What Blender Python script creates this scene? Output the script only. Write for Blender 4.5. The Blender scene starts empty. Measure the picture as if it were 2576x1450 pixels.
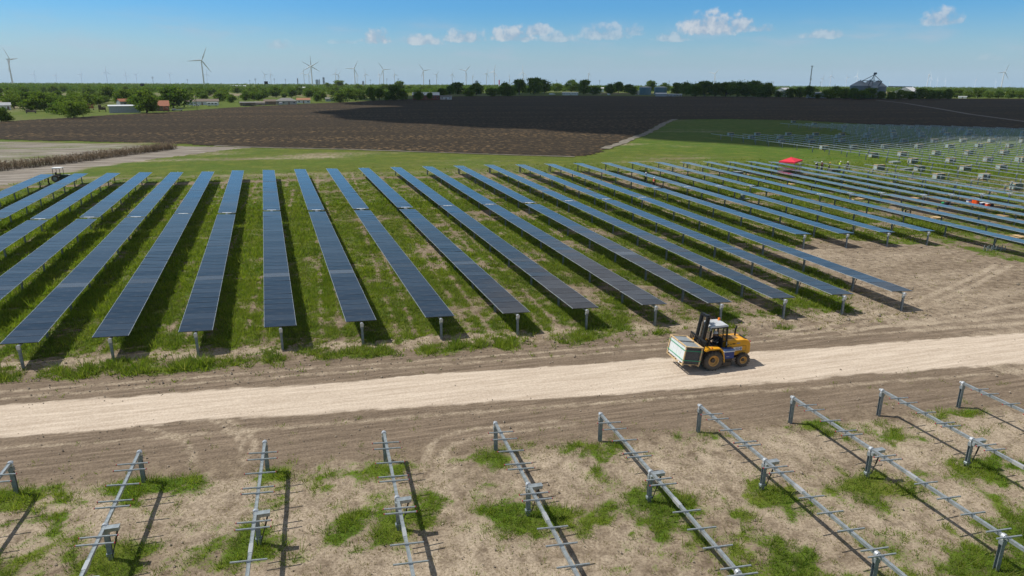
import bpy, math, random
import numpy as np
from mathutils import Vector, Matrix

random.seed(7)
RNG = np.random.default_rng(11)
R = math.radians
scene = bpy.context.scene
COL = scene.collection

# ------------------------------------------------------------------ camera
IW, IH, FPX = 2576.0, 1450.0, 1717.0          # working pixel frame of the photograph
CAM_H, YAW, HOR, ROLL = 16.8, 15.5, 209.0, 0.29
_p = math.atan((IH / 2 - HOR) / FPX); _y = R(YAW); _r = R(ROLL)
FWD = np.array([math.sin(_y) * math.cos(_p), math.cos(_y) * math.cos(_p), -math.sin(_p)])
_rt = np.array([math.cos(_y), -math.sin(_y), 0.0]); _up = np.cross(_rt, FWD)
RT = _rt * math.cos(_r) + _up * math.sin(_r)
UP = -_rt * math.sin(_r) + _up * math.cos(_r)
cam_data = bpy.data.cameras.new('camera')
cam_data.sensor_width = 36.0
cam_data.lens = 36.0 * FPX / IW
cam_data.clip_start = 0.1
cam_data.clip_end = 40000
cam = bpy.data.objects.new('camera', cam_data)
COL.objects.link(cam)
cam.matrix_world = Matrix(((RT[0], UP[0], -FWD[0], 0), (RT[1], UP[1], -FWD[1], 0), (RT[2], UP[2], -FWD[2], CAM_H), (0, 0, 0, 1)))
scene.camera = cam

def ray(x, y):
    return FWD + RT * (x - IW / 2) / FPX - UP * (y - IH / 2) / FPX
def P(x, y, z=0.0):
    d = ray(x, y); t = (z - CAM_H) / d[2]
    return np.array([d[0] * t, d[1] * t, z])
def S(x, y, z=0.0):                            # same, for pixels of the full-size file
    return P(x / 1.0369, y / 1.0369, z)
def proj(p):
    q = np.array([p[0], p[1], p[2] - CAM_H]); c = q @ FWD
    return IW / 2 + FPX * (q @ RT) / c, IH / 2 - FPX * (q @ UP) / c, c
def inview(x, y, z=0, m=60):
    u, v, c = proj((x, y, z))
    return c > 1 and -m < u < IW + m and -m < v < IH + m

# ------------------------------------------------------------------ light and sky
SUN_EL, SUN_DIR = R(55), np.array([-0.905, 0.425])
sun_data = bpy.data.lights.new('sun', 'SUN')
sun_data.energy = 4.7
sun_data.angle = R(0.53)
sun_data.color = (1.0, 0.945, 0.86)
sun = bpy.data.objects.new('sun', sun_data)
COL.objects.link(sun)
sv = Vector((SUN_DIR[0] * math.cos(SUN_EL), SUN_DIR[1] * math.cos(SUN_EL), math.sin(SUN_EL)))
sun.rotation_euler = sv.to_track_quat('Z', 'Y').to_euler()
scene.view_settings.view_transform = 'Standard'
scene.view_settings.look = 'None'
scene.view_settings.exposure = 0.0
scene.view_settings.gamma = 1.0

world = bpy.data.worlds.new('World'); scene.world = world
world.use_nodes = True
wt = world.node_tree; wn = wt.nodes; wl = wt.links
for n in list(wn): wn.remove(n)

def mk(nt, kind, ins=None, **kw):
    n = nt.nodes.new(kind)
    for k, v in kw.items(): setattr(n, k, v)
    if ins:
        for k, v in ins.items():
            if isinstance(v, bpy.types.NodeSocket): nt.links.new(v, n.inputs[k])
            else: n.inputs[k].default_value = v
    return n
def mth(nt, op, a, b=None, c=None, clamp=False):
    ins = {0: a}
    if b is not None: ins[1] = b
    if c is not None: ins[2] = c
    return mk(nt, 'ShaderNodeMath', ins, operation=op, use_clamp=clamp).outputs[0]
def mixc(nt, f, a, b, blend='MIX'):
    n = nt.nodes.new('ShaderNodeMix'); n.data_type = 'RGBA'; n.blend_type = blend
    for i, v in ((0, f), (6, a), (7, b)):
        if isinstance(v, bpy.types.NodeSocket): nt.links.new(v, n.inputs[i])
        else: n.inputs[i].default_value = v if i == 0 else (tuple(v) + (1,) if len(v) == 3 else v)
    return n.outputs[2]
def sstep(nt, v, lo, hi):
    n = mk(nt, 'ShaderNodeMapRange', {0: v, 1: lo, 2: hi}, interpolation_type='SMOOTHSTEP')
    return n.outputs[0]

tc = mk(wt, 'ShaderNodeTexCoord')
vdir = tc.outputs['Generated']
sx = mk(wt, 'ShaderNodeSeparateXYZ', {0: vdir})
zc = mth(wt, 'MAXIMUM', sx.outputs[2], 0.004)
vclamp = mk(wt, 'ShaderNodeCombineXYZ', {0: sx.outputs[0], 1: sx.outputs[1], 2: zc}).outputs[0]
sky = mk(wt, 'ShaderNodeTexSky', {0: vclamp}, sky_type='NISHITA', sun_disc=False)
sky.sun_elevation = SUN_EL
sky.sun_rotation = math.atan2(SUN_DIR[0], SUN_DIR[1])
sky.altitude = 50; sky.air_density = 1.0; sky.dust_density = 0.5; sky.ozone_density = 2.2
az = mth(wt, 'ARCTAN2', sx.outputs[0], sx.outputs[1])
el = mth(wt, 'ARCSINE', sx.outputs[2])
aev = mk(wt, 'ShaderNodeCombineXYZ', {0: az, 1: el, 2: 0.0}).outputs[0]
warp = mk(wt, 'ShaderNodeTexNoise', {'Vector': aev, 'Scale': 62.0, 'Detail': 7.0, 'Roughness': 0.58})
fine = warp.outputs[0]
# the small cumulus over the horizon: (pixel x, pixel y of the base, half width, height, strength)
CUMULUS = [(1790, 76, 108, 58, 1.0), (1860, 72, 56, 44, .9), (2368, 55, 72, 40, .85), (2075, 92, 66, 26, .62), (948, 102, 46, 38, .95),
           (1060, 108, 66, 26, .75), (1170, 100, 66, 32, .8), (1290, 96, 74, 38, .9), (1350, 84, 50, 32, .8), (1400, 100, 60, 26, .6), (1520, 92, 84, 40, .62), (1590, 84, 40, 28, .5), (700, 118, 40, 26, .5), (1690, 100, 56, 24, .6), (1920, 76, 40, 18, .6), (2490, 148, 40, 16, .2), (860, 108, 40, 14, .3)]
def azel(x, y):
    d = ray(x, y); d = d / np.linalg.norm(d)
    return math.atan2(d[0], d[1]), math.asin(d[2])
mass = None; under = None
for (cx, cy, hw, hh, s) in CUMULUS:
    a, e = azel(cx, cy); a2, _ = azel(cx + hw, cy); _, e2 = azel(cx, cy - hh)
    du = mth(wt, 'DIVIDE', mth(wt, 'SUBTRACT', az, a), a2 - a)
    dv = mth(wt, 'DIVIDE', mth(wt, 'SUBTRACT', el, e), e2 - e)
    dvn = mth(wt, 'MULTIPLY', mth(wt, 'MINIMUM', dv, 0.0), 3.2)
    dvp = mth(wt, 'MAXIMUM', dv, 0.0)
    q = mth(wt, 'ADD', mth(wt, 'MULTIPLY', du, du), mth(wt, 'ADD', mth(wt, 'MULTIPLY', dvn, dvn), mth(wt, 'MULTIPLY', dvp, dvp)))
    m = mth(wt, 'MAXIMUM', mth(wt, 'SUBTRACT', 1.0, q), -1.5)
    m = mth(wt, 'ADD', m, mth(wt, 'MULTIPLY', mth(wt, 'SUBTRACT', fine, 0.5), 3.0))
    m = mth(wt, 'MULTIPLY', sstep(wt, m, 0.10, 1.0), s)
    mass = m if mass is None else mth(wt, 'MAXIMUM', mass, m)
wisp = mk(wt, 'ShaderNodeTexNoise', {'Vector': mk(wt, 'ShaderNodeMapping', {0: aev, 3: (9.0, 42.0, 1.0)}).outputs[0], 'Scale': 1.0, 'Detail': 6.0, 'Roughness': 0.6})
band = mth(wt, 'MULTIPLY', sstep(wt, el, 0.005, 0.045), mth(wt, 'SUBTRACT', 1.0, sstep(wt, el, 0.055, 0.095)))
wispm = mth(wt, 'MULTIPLY', mth(wt, 'MULTIPLY', sstep(wt, wisp.outputs[0], 0.46, 0.75), band), 0.5)
hz = mth(wt, 'MULTIPLY', mth(wt, 'SUBTRACT', 1.0, sstep(wt, el, -0.03, 0.10)), 0.80)
tcol = mixc(wt, sstep(wt, el, 0.115, 0.19), mixc(wt, sstep(wt, el, 0.0, 0.105), (0.86, 1.07, 1.20), (0.40, 0.89, 1.36)), (0.82, 0.98, 1.02))
tint = mixc(wt, 1.0, sky.outputs[0], tcol, 'MULTIPLY')
SKYW = 8.0
c1 = mixc(wt, hz, tint, (0.46 * SKYW, 0.72 * SKYW, 1.03 * SKYW))
c2 = mixc(wt, wispm, c1, (0.62 * SKYW, 0.74 * SKYW, 0.90 * SKYW))
lit = mixc(wt, sstep(wt, fine, 0.38, 0.66), (0.52 * SKYW, 0.63 * SKYW, 0.80 * SKYW), (0.92 * SKYW, 0.95 * SKYW, 1.0 * SKYW))
c3 = mixc(wt, mth(wt, 'MULTIPLY', mass, 0.8), c2, lit)
high = mk(wt, 'ShaderNodeTexNoise', {'Vector': vdir, 'Scale': 2.6, 'Detail': 6.0, 'Roughness': 0.55}).outputs[0]   # broken grey cloud deck higher up and to the right
hm_ = mth(wt, 'ADD', mth(wt, 'MULTIPLY', mth(wt, 'SUBTRACT', high, .5), 2.2), mth(wt, 'SUBTRACT', mth(wt, 'ADD', mth(wt, 'MULTIPLY', el, 1.5), mth(wt, 'MULTIPLY', az, .55)), .38))
hm_ = mth(wt, 'MULTIPLY', mth(wt, 'MULTIPLY', sstep(wt, hm_, .0, .35), sstep(wt, el, .13, .22)), mth(wt, 'MULTIPLY', sstep(wt, az, -.15, .25), .8))
c3 = mixc(wt, hm_, c3, (.60 * SKYW, .58 * SKYW, .60 * SKYW))
bg = mk(wt, 'ShaderNodeBackground', {0: c3, 1: 0.09})
wo = mk(wt, 'ShaderNodeOutputWorld', {0: bg.outputs[0]})

# ------------------------------------------------------------------ mesh helpers
class MB:
    def __init__(s): s.v = []; s.f = []; s.m = []; s.mi = 0
    def add(s, vs, fs):
        o = len(s.v); s.v += [tuple(map(float, v)) for v in vs]
        s.f += [tuple(i + o for i in f) for f in fs]; s.m += [s.mi] * len(fs); return s
    def box(s, c, d, rot=None, ch=0.0):
        x, y, z = d[0] / 2, d[1] / 2, d[2] / 2
        if ch > 0:
            ch = min(ch, x * .9, y * .9, z * .9); vs = []
            for sx_ in (-1, 1):
                for sy_ in (-1, 1):
                    for sz_ in (-1, 1):
                        vs += [(sx_ * (x - ch), sy_ * (y - ch), sz_ * z), (sx_ * (x - ch), sy_ * y, sz_ * (z - ch)), (sx_ * x, sy_ * (y - ch), sz_ * (z - ch))]
            I = lambda a, b, c_, k: ((a * 2 + b) * 2 + c_) * 3 + k
            fs = []
            for c_ in (0, 1):
                q = [I(0, 0, c_, 0), I(1, 0, c_, 0), I(1, 1, c_, 0), I(0, 1, c_, 0)]; fs.append(q if c_ else q[::-1])
                q = [I(0, c_, 0, 1), I(1, c_, 0, 1), I(1, c_, 1, 1), I(0, c_, 1, 1)]; fs.append(q[::-1] if c_ else q)
                q = [I(c_, 0, 0, 2), I(c_, 1, 0, 2), I(c_, 1, 1, 2), I(c_, 0, 1, 2)]; fs.append(q if c_ else q[::-1])
            for a in (0, 1):
                for b in (0, 1):
                    fs.append([I(0, a, b, 0), I(1, a, b, 0), I(1, a, b, 1), I(0, a, b, 1)])
                    fs.append([I(a, 0, b, 0), I(a, 1, b, 0), I(a, 1, b, 2), I(a, 0, b, 2)])
                    fs.append([I(a, b, 0, 1), I(a, b, 1, 1), I(a, b, 1, 2), I(a, b, 0, 2)])
                    for c_ in (0, 1): fs.append([I(a, b, c_, 0), I(a, b, c_, 1), I(a, b, c_, 2)])
        else:
            vs = [(-x, -y, -z), (x, -y, -z), (x, y, -z), (-x, y, -z), (-x, -y, z), (x, -y, z), (x, y, z), (-x, y, z)]
            fs = [(3, 2, 1, 0), (4, 5, 6, 7), (0, 1, 5, 4), (1, 2, 6, 5), (2, 3, 7, 6), (3, 0, 4, 7)]
        if rot is not None: vs = [rot @ Vector(v) for v in vs]
        return s.add([(v[0] + c[0], v[1] + c[1], v[2] + c[2]) for v in vs], fs)
    def bar(s, a, b, w, h=None, up=(0, 0, 1)):
        a = Vector(a); b = Vector(b); d = b - a; L = d.length; d.normalize()
        u = Vector(up)
        if abs(d.dot(u)) > .98: u = Vector((1, 0, 0))
        r = d.cross(u).normalized(); u = r.cross(d).normalized(); h = w if h is None else h
        vs = []
        for p in (a, b):
            for i, j in ((-1, -1), (1, -1), (1, 1), (-1, 1)): vs.append(p + r * (i * w / 2) + u * (j * h / 2))
        return s.add(vs, [(3, 2, 1, 0), (4, 5, 6, 7), (0, 1, 5, 4), (1, 2, 6, 5), (2, 3, 7, 6), (3, 0, 4, 7)])
    def cyl(s, a, b, r0, r1=None, n=12, cap=True):
        a = Vector(a); b = Vector(b); d = (b - a).normalized(); r1 = r0 if r1 is None else r1
        u = Vector((0, 0, 1)) if abs(d.z) < .95 else Vector((1, 0, 0))
        x = d.cross(u).normalized(); y = x.cross(d).normalized(); vs = []
        for p, r in ((a, r0), (b, r1)):
            for i in range(n):
                t = 2 * math.pi * i / n; vs.append(p + x * (r * math.cos(t)) + y * (r * math.sin(t)))
        fs = [(i, (i + 1) % n, n + (i + 1) % n, n + i) for i in range(n)]
        fs = [f[::-1] for f in fs]
        if cap: fs += [tuple(range(n)), tuple(range(2 * n - 1, n - 1, -1))]
        return s.add(vs, fs)
    def tube(s, pts, r, n=8):
        for a, b in zip(pts[:-1], pts[1:]): s.cyl(a, b, r, r, n)
        return s
    def lathe(s, prof, c=(0, 0, 0), axis='Z', n=20, cap=True):
        vs = []
        for r, h in prof:
            for i in range(n):
                t = 2 * math.pi * i / n; a, b = r * math.cos(t), r * math.sin(t)
                p = (a, b, h) if axis == 'Z' else ((a, h, b) if axis == 'Y' else (h, a, b))
                vs.append((p[0] + c[0], p[1] + c[1], p[2] + c[2]))
        fs = []
        for k in range(len(prof) - 1):
            for i in range(n): fs.append((k * n + i, k * n + (i + 1) % n, (k + 1) * n + (i + 1) % n, (k + 1) * n + i))
        if cap: fs += [tuple(range(n - 1, -1, -1)), tuple(range((len(prof) - 1) * n, len(prof) * n))]
        return s.add(vs, fs)
    def prism(s, pts, y0, y1):                 # outline in x,z swept along y
        n = len(pts)
        vs = [(p[0], y0, p[1]) for p in pts] + [(p[0], y1, p[1]) for p in pts]
        return s.add(vs, [tuple(range(n)), tuple(range(2 * n - 1, n - 1, -1))] + [(i, n + i, n + (i + 1) % n, (i + 1) % n) for i in range(n)])
    def mesh(s, name, mats):
        me = bpy.data.meshes.new(name); me.from_pydata(s.v, [], s.f)
        mats = mats if isinstance(mats, (list, tuple)) else [mats]
        for m in mats: me.materials.append(m)
        if len(mats) > 1: me.polygons.foreach_set('material_index', s.m)
        me.update(); return me
    def build(s, name, mats, parent=None, loc=None, rot=None):
        return link(name, s.mesh(name, mats), parent, loc, rot)

def link(name, data, parent=None, loc=None, rot=None):
    o = bpy.data.objects.new(name, data); COL.objects.link(o)
    if parent: o.parent = parent
    if loc is not None: o.location = loc
    if rot is not None: o.rotation_euler = rot
    return o
def tag(o, label=None, cat=None, group=None, kind=None):
    if label: o['label'] = label
    if cat: o['category'] = cat
    if group: o['group'] = group
    if kind: o['kind'] = kind
    return o
def thing(name, loc, rz=0.0, label=None, cat=None, group=None):
    o = link(name, None, None, loc, (0, 0, rz)); o.empty_display_size = .3
    return tag(o, label, cat, group)
def smooth(o):
    o.data.polygons.foreach_set('use_smooth', [True] * len(o.data.polygons)); return o

ONES = ['', 'first', 'second', 'third', 'fourth', 'fifth', 'sixth', 'seventh', 'eighth', 'ninth', 'tenth', 'eleventh', 'twelfth', 'thirteenth', 'fourteenth', 'fifteenth', 'sixteenth', 'seventeenth', 'eighteenth', 'nineteenth']
TENS = ['', '', 'twenty', 'thirty', 'forty', 'fifty', 'sixty', 'seventy', 'eighty', 'ninety']
TENTH = ['', '', 'twentieth', 'thirtieth', 'fortieth', 'fiftieth', 'sixtieth', 'seventieth', 'eightieth', 'ninetieth']
def nth(n):
    if n < 20: return ONES[n]
    if n < 100: return TENTH[n // 10] if n % 10 == 0 else TENS[n // 10] + '-' + ONES[n % 10]
    return 'hundredth' if n == 100 else 'hundred-and-' + nth(n - 100)

# ------------------------------------------------------------------ materials
def mat(name, col, rough=0.6, metal=0.0, var=0.12, scale=3.0, bump=0.0, spec=0.5, objrand=0.0, emit=None, coat=0.0):
    m = bpy.data.materials.new(name); m.use_nodes = True
    nt = m.node_tree; b = nt.nodes['Principled BSDF']
    t = mk(nt, 'ShaderNodeTexCoord')
    n = mk(nt, 'ShaderNodeTexNoise', {'Vector': t.outputs['Object'], 'Scale': scale, 'Detail': 5.0, 'Roughness': 0.6})
    f = sstep(nt, n.outputs[0], 0.3, 0.7)
    c = mixc(nt, f, tuple(x * (1 - var) for x in col), tuple(min(1, x * (1 + var)) for x in col))
    if objrand:
        oi = mk(nt, 'ShaderNodeObjectInfo')
        k = mk(nt, 'ShaderNodeMapRange', {0: oi.outputs['Random'], 1: 0.0, 2: 1.0, 3: 1 - objrand, 4: 1 + objrand}).outputs[0]
        c = mixc(nt, 1.0, c, mk(nt, 'ShaderNodeCombineColor', {0: k, 1: k, 2: k}).outputs[0], 'MULTIPLY')
    nt.links.new(c, b.inputs['Base Color'])
    b.inputs['Roughness'].default_value = rough; b.inputs['Metallic'].default_value = metal
    b.inputs['Specular IOR Level'].default_value = spec
    if coat: b.inputs['Coat Weight'].default_value = coat
    if bump:
        bp = mk(nt, 'ShaderNodeBump', {'Strength': bump, 'Height': n.outputs[0]})
        nt.links.new(bp.outputs[0], b.inputs['Normal'])
    if emit:
        b.inputs['Emission Color'].default_value = emit[0] + (1,); b.inputs['Emission Strength'].default_value = emit[1]
    return m

M = {}
M['galv'] = mat('galvanised_steel', (0.36, 0.40, 0.42), .42, .55, .18, 6)
M['galvdull'] = mat('dull_galvanised_post', (0.25, 0.28, 0.29), .55, .35, .2, 5)
M['alu'] = mat('aluminium', (0.62, 0.64, 0.66), .35, .6, .06, 4)
M['white'] = mat('white_paint', (0.72, 0.73, 0.73), .45, 0, .06, 4)
M['red_cap'] = mat('red_plastic', (0.32, 0.02, 0.03), .45, 0, .1)
M['black'] = mat('black_steel', (0.016, 0.016, 0.017), .45, .2, .3, 5)
M['blackplastic'] = mat('black_plastic', (0.014, 0.014, 0.015), .6, 0, .2, 5)
M['rubber'] = mat('tyre_rubber', (0.022, 0.021, 0.020), .85, 0, .3, 6, .2)
M['yellow'] = mat('yellow_paint', (0.78, 0.36, 0.012), .38, 0, .07, 3, coat=.15)
def dusty(m, amt, col=(.36, .28, .20)):
    nt = m.node_tree; b = nt.nodes['Principled BSDF']; src = b.inputs['Base Color'].links[0].from_socket
    t_ = mk(nt, 'ShaderNodeTexCoord'); z_ = mk(nt, 'ShaderNodeSeparateXYZ', {0: t_.outputs['Object']}).outputs[2]
    n_ = mk(nt, 'ShaderNodeTexNoise', {'Vector': t_.outputs['Object'], 'Scale': 5.0, 'Detail': 7.0, 'Roughness': .7}).outputs[0]
    f_ = mth(nt, 'MULTIPLY', sstep(nt, mth(nt, 'ADD', n_, mth(nt, 'MULTIPLY', mth(nt, 'SUBTRACT', 1.0, z_), .25)), .42, .8), amt)
    nt.links.new(mixc(nt, f_, src, col), b.inputs['Base Color']); b.inputs['Coat Weight'].default_value = 0
dusty(M['yellow'], .45); dusty(M['rubber'], .28); dusty(M['black'], .18)
M['wood'] = mat('raw_pine', (0.60, 0.42, 0.22), .75, 0, .22, 7)
M['card'] = mat('white_wrap', (0.66, 0.69, 0.68), .5, 0, .06, 3)
M['stack'] = mat('stacked_module_edges', (0.13, 0.13, 0.135), .55, .2, .2, 9)
M['stackpale'] = mat('stacked_module_cartons', (0.20, 0.225, 0.225), .6, .0, .2, 9)
M['wrapgrey'] = mat('pale_wrap', (.42, .46, .46), .5, 0, .1, 3)
M['greytop'] = mat('grey_module_back', (0.26, 0.285, 0.295), .4, 0, .1, 3)
M['strap'] = mat('green_strap', (0.02, 0.40, 0.20), .45, 0, .08)
M['blue'] = mat('blue_plastic', (0.018, 0.045, 0.20), .45, 0, .1)
M['bluelid'] = mat('blue_lid', (0.045, 0.09, 0.22), .45, 0, .1)
M['roofgrey'] = mat('grey_roof_panel', (0.58, 0.60, 0.62), .4, 0, .08)
M['amber'] = mat('amber_lens', (0.85, 0.22, 0.01), .25, 0, .05)
M['skin'] = mat('skin', (0.38, 0.21, 0.14), .55, 0, .06)
M['navy'] = mat('dark_cloth', (0.022, 0.026, 0.035), .9, 0, .2)
M['hivis'] = mat('hi_vis_fabric', (0.55, 0.78, 0.03), .8, 0, .08)
M['hivis_orange'] = mat('orange_hi_vis_fabric', (0.75, 0.12, 0.03), .8, 0, .08)
M['jeans'] = mat('work_trousers', (0.05, 0.06, 0.08), .9, 0, .2)
M['straptape'] = mat('reflective_tape', (0.75, 0.78, 0.72), .4, 0, .05)
M['hat_white'] = mat('white_helmet', (0.80, 0.80, 0.78), .35, 0, .03)
M['hat_yellow'] = mat('yellow_helmet', (0.80, 0.45, 0.02), .35, 0, .03)
M['boot'] = mat('boot_leather', (0.06, 0.04, 0.025), .8, 0, .2)
M['canvas_red'] = mat('red_canvas', (0.68, 0.022, 0.05), .7, 0, .08)
M['turbine'] = mat('turbine_white', (0.80, 0.81, 0.82), .45, 0, .03)
M['bark'] = mat('bark', (0.11, 0.085, 0.06), .9, 0, .3, 5)

def module_mat(name, base, rough, bands=True):
    m = bpy.data.materials.new(name); m.use_nodes = True
    nt = m.node_tree; b = nt.nodes['Principled BSDF']
    oi = mk(nt, 'ShaderNodeObjectInfo'); t = mk(nt, 'ShaderNodeTexCoord')
    k = mk(nt, 'ShaderNodeMapRange', {0: oi.outputs['Random'], 1: 0.0, 2: 1.0, 3: .45, 4: 1.75}).outputs[0]
    kc = mk(nt, 'ShaderNodeCombineColor', {0: k, 1: k, 2: k}).outputs[0]
    c = mixc(nt, 1.0, base, kc, 'MULTIPLY')
    d = mk(nt, 'ShaderNodeTexNoise', {'Vector': t.outputs['Object'], 'Scale': 1.3, 'Detail': 6.0})
    c = mixc(nt, mth(nt, 'MULTIPLY', sstep(nt, d.outputs[0], .45, .8), .27), c, (.11, .105, .10))
    nt.links.new(c, b.inputs['Base Color'])
    r = mk(nt, 'ShaderNodeMapRange', {0: d.outputs[0], 1: .3, 2: .8, 3: rough * .7, 4: rough * 1.8}).outputs[0]
    nt.links.new(r, b.inputs['Roughness'])
    b.inputs['IOR'].default_value = 1.42
    return m
M['glass'] = module_mat('solar_glass', (0.017, 0.021, 0.026), .10)
M['glassdusty'] = module_mat('paler_solar_glass', (0.05, 0.055, 0.062), .2)

# ------------------------------------------------------------------ numpy noise
def vnoise(x, y, scale, seed):
    x = np.asarray(x) * scale; y = np.asarray(y) * scale
    xi = np.floor(x).astype(np.int64); yi = np.floor(y).astype(np.int64)
    fx = x - xi; fy = y - yi; fx = fx * fx * (3 - 2 * fx); fy = fy * fy * (3 - 2 * fy)
    def h(a, b):
        n = (a * 374761393 + b * 668265263 + seed * 974711) & 0x7fffffff
        n = ((n ^ (n >> 13)) * 1274126177) & 0x7fffffff
        return ((n ^ (n >> 16)) & 0xffff) / 65535.0
    return (h(xi, yi) * (1 - fx) + h(xi + 1, yi) * fx) * (1 - fy) + (h(xi, yi + 1) * (1 - fx) + h(xi + 1, yi + 1) * fx) * fy
def fbm(x, y, scale, seed, oct=4, gain=.55):
    t = 0; a = 1; s = 0
    for i in range(oct):
        t = t + a * vnoise(x, y, scale * 2 ** i, seed + i * 17); s += a; a *= gain
    return t / s
def ss(lo, hi, v):
    t = np.clip((v - lo) / (hi - lo), 0, 1); return t * t * (3 - 2 * t)
def inpoly(x, y, poly):
    x = np.asarray(x); y = np.asarray(y); r = np.zeros(x.shape, bool); n = len(poly)
    for i in range(n):
        x0, y0 = poly[i][:2]; x1, y1 = poly[(i + 1) % n][:2]
        c = ((y0 > y) != (y1 > y)) & (x < (x1 - x0) * (y - y0) / ((y1 - y0) if y1 != y0 else 1e-9) + x0)
        r ^= c
    return r

# ------------------------------------------------------------------ layout measured on the ground
_t = np.array([S(*p)[:2] for p in [(0, 1060), (650, 1012), (1300, 962), (2000, 918), (2671, 868)]])
_b = np.array([S(*p)[:2] for p in [(0, 1145), (650, 1090), (1300, 1040), (2000, 1000), (2671, 950)]])
ROADT = np.polyfit(_t[:, 0], _t[:, 1], 1); ROADB = np.polyfit(_b[:, 0], _b[:, 1], 1)
yT = lambda x: np.polyval(ROADT, x)
yB = lambda x: np.polyval(ROADB, x)

# rows of panels: (x near, y near, x far, y far), axis line at z = AX
AX = 1.42
NEAR = [(47, 872), (277, 855), (492, 841), (706, 829), (910, 815), (1109, 804), (1302, 794), (1476, 782), (1650, 773), (1815, 768), (1975, 756), (2124, 747), (2274, 739)]
FARL = [(520, 1312), (850, 1306), (1160, 1298), (1460, 1290), (1760, 1281), (2050, 1274), (2340, 1268)]
rows = []
far = {}
for i, (a, b) in enumerate(FARL): far[i - 10] = S((a - 20 + 50) / 3.68, 100 + b / 3.68, 1.5)   # tips of the left rows
for k, p in {-3: (523, 431), -2: (602, 429.5), -1: (680, 428.5), 0: (759, 426), 1: (834, 423), 2: (908, 421.5), 3: (982, 420.5), 4: (1053, 419.5)}.items(): far[k] = P(*p, 1.5)
for i, (a, b) in enumerate([(232, 1212), (483, 1207), (735, 1202), (978, 1198), (1226, 1195), (1460, 1192), (1697, 1188), (1930, 1186), (2155, 1185), (2380, 1187)]):
    q = S(1300 + a / 3.68, 100 + b / 3.68, 1.5); q[0] += 1.0; far[i + 7] = q
q = S(2006.5, 422.5, 1.5); q[0] += 1.0; far[17] = q
PITCH = 5.1
def nearest_far(k):
    return far[k][:2] if k in far else None
XN = [P(*p, AX)[:2] for p in NEAR]
for k in range(-9, 20):
    if -4 <= k <= 8: n = XN[k + 4]
    elif k < -4: n = XN[0] + np.array([PITCH * (k + 4), -(k + 4) * .44])
    elif k <= 12:
        c = [((585 + 725) / 2, 776), ((960 + 1090) / 2, 768.5), ((1315 + 1440) / 2, 758.5), ((1660 + 1785) / 2, 748.5)][k - 9]
        n = S(1900 + c[0] / 3.296, 380 + c[1] / 3.296, AX)[:2]
    else: n = None
    rows.append([k, n, None])
# smooth the far ends: keep the row grid, follow the measured line
fx = {k: v for k, v in far.items()}
ks = sorted(fx); 
pfx = np.polyfit([k for k in ks if k > -4], [fx[k][0] for k in ks if k > -4], 3)
pfy = np.polyfit([k for k in ks if k > -4], [fx[k][1] for k in ks if k > -4], 3)
pnx = np.polyfit([r[0] for r in rows if r[1] is not None and r[0] > -5], [r[1][0] for r in rows if r[1] is not None and r[0] > -5], 2)
for r in rows:
    k = r[0]
    fxk = np.polyval(pfx, k) if k > -4 else np.polyval(pfx, -3) + PITCH * (k + 3) * 1.0
    fyk = np.polyval(pfy, k) if k > -4 else np.polyval(pfy, -3) - .28 * (k + 3)
    if k > 17: fxk = np.polyval(pfx, 17) + 4.7 * (k - 17); fyk = np.polyval(pfy, 17) - 1.0 * (k - 17)
    r[2] = np.array([fxk, fyk])
    if r[1] is None: r[1] = np.array([np.polyval(pnx, 12) + 4.75 * (k - 12), 56.5 - (k - 12) * 1.0 - 6.0])
ROWS = rows
ROWX = lambda k, y: None
def yend(x): return 44.9 - .088 * (x + 18.5)           # line of the near row ends
RACK_X0, RACK_P = -13.4, 5.13

PLOUGH = [S(*p)[:2] for p in [(-320, 353), (0, 365), (200, 369), (400, 373), (650, 384), (900, 389), (1200, 400), (1350, 405), (1500, 409), (1545, 402), (1600, 385), (1650, 362), (1700, 336), (1745, 313), (1900, 311), (2100, 315), (2350, 330), (2671, 338), (2950, 345),
          (2950, 262), (2671, 258), (2300, 257), (2000, 253), (1700, 252), (1500, 250), (1200, 252), (1100, 257), (900, 267), (800, 271), (600, 281), (450, 292), (300, 300), (180, 308), (0, 318), (-320, 338)]]
GREY = [S(*p)[:2] for p in [(-300, 366), (0, 370), (150, 374), (300, 377), (470, 382), (660, 385), (600, 390), (430, 412), (300, 428), (150, 452), (0, 483), (-300, 540)]]
GREENB = [S(*p)[:2] for p in [(-300, 400), (0, 372), (300, 378), (455, 381), (465, 386), (250, 412), (0, 446), (-300, 490)]]
BARE = [(39, 20), (40, 44), (43, 47), (46, 56), (49, 61.5), (54, 64.5), (58, 61.5), (64, 57.5), (66, 50), (72, 46), (90, 40), (90, 15)]

TRACKS = [[S(*p)[:2] for p in a] for a in (
    [(380, 1118), (440, 1130), (480, 1150), (500, 1180), (505, 1210)], [(560, 1098), (600, 1120), (625, 1150), (634, 1185), (632, 1215)], [(590, 1095), (640, 1120), (662, 1150), (668, 1185)],
    [(1110, 1195), (1120, 1165), (1150, 1140), (1200, 1125), (1300, 1112), (1450, 1098)], [(1150, 1200), (1160, 1175), (1190, 1155), (1250, 1140), (1340, 1126), (1500, 1108)],
    [(0, 1168), (300, 1150), (700, 1118), (1100, 1085), (1600, 1048), (2100, 1012), (2671, 968)], [(0, 1040), (500, 1000), (1000, 962), (1500, 926), (2000, 890), (2671, 842)], [(0, 1022), (500, 985), (1000, 948), (1500, 912), (2100, 868), (2671, 824)],
    [(2150, 850), (2200, 870), (2280, 855), (2400, 838), (2560, 812), (2671, 790)], [(2000, 870), (2150, 850), (2350, 800), (2500, 740), (2600, 690)], [(2030, 880), (2200, 858), (2400, 805), (2540, 745), (2640, 690)])]
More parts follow.
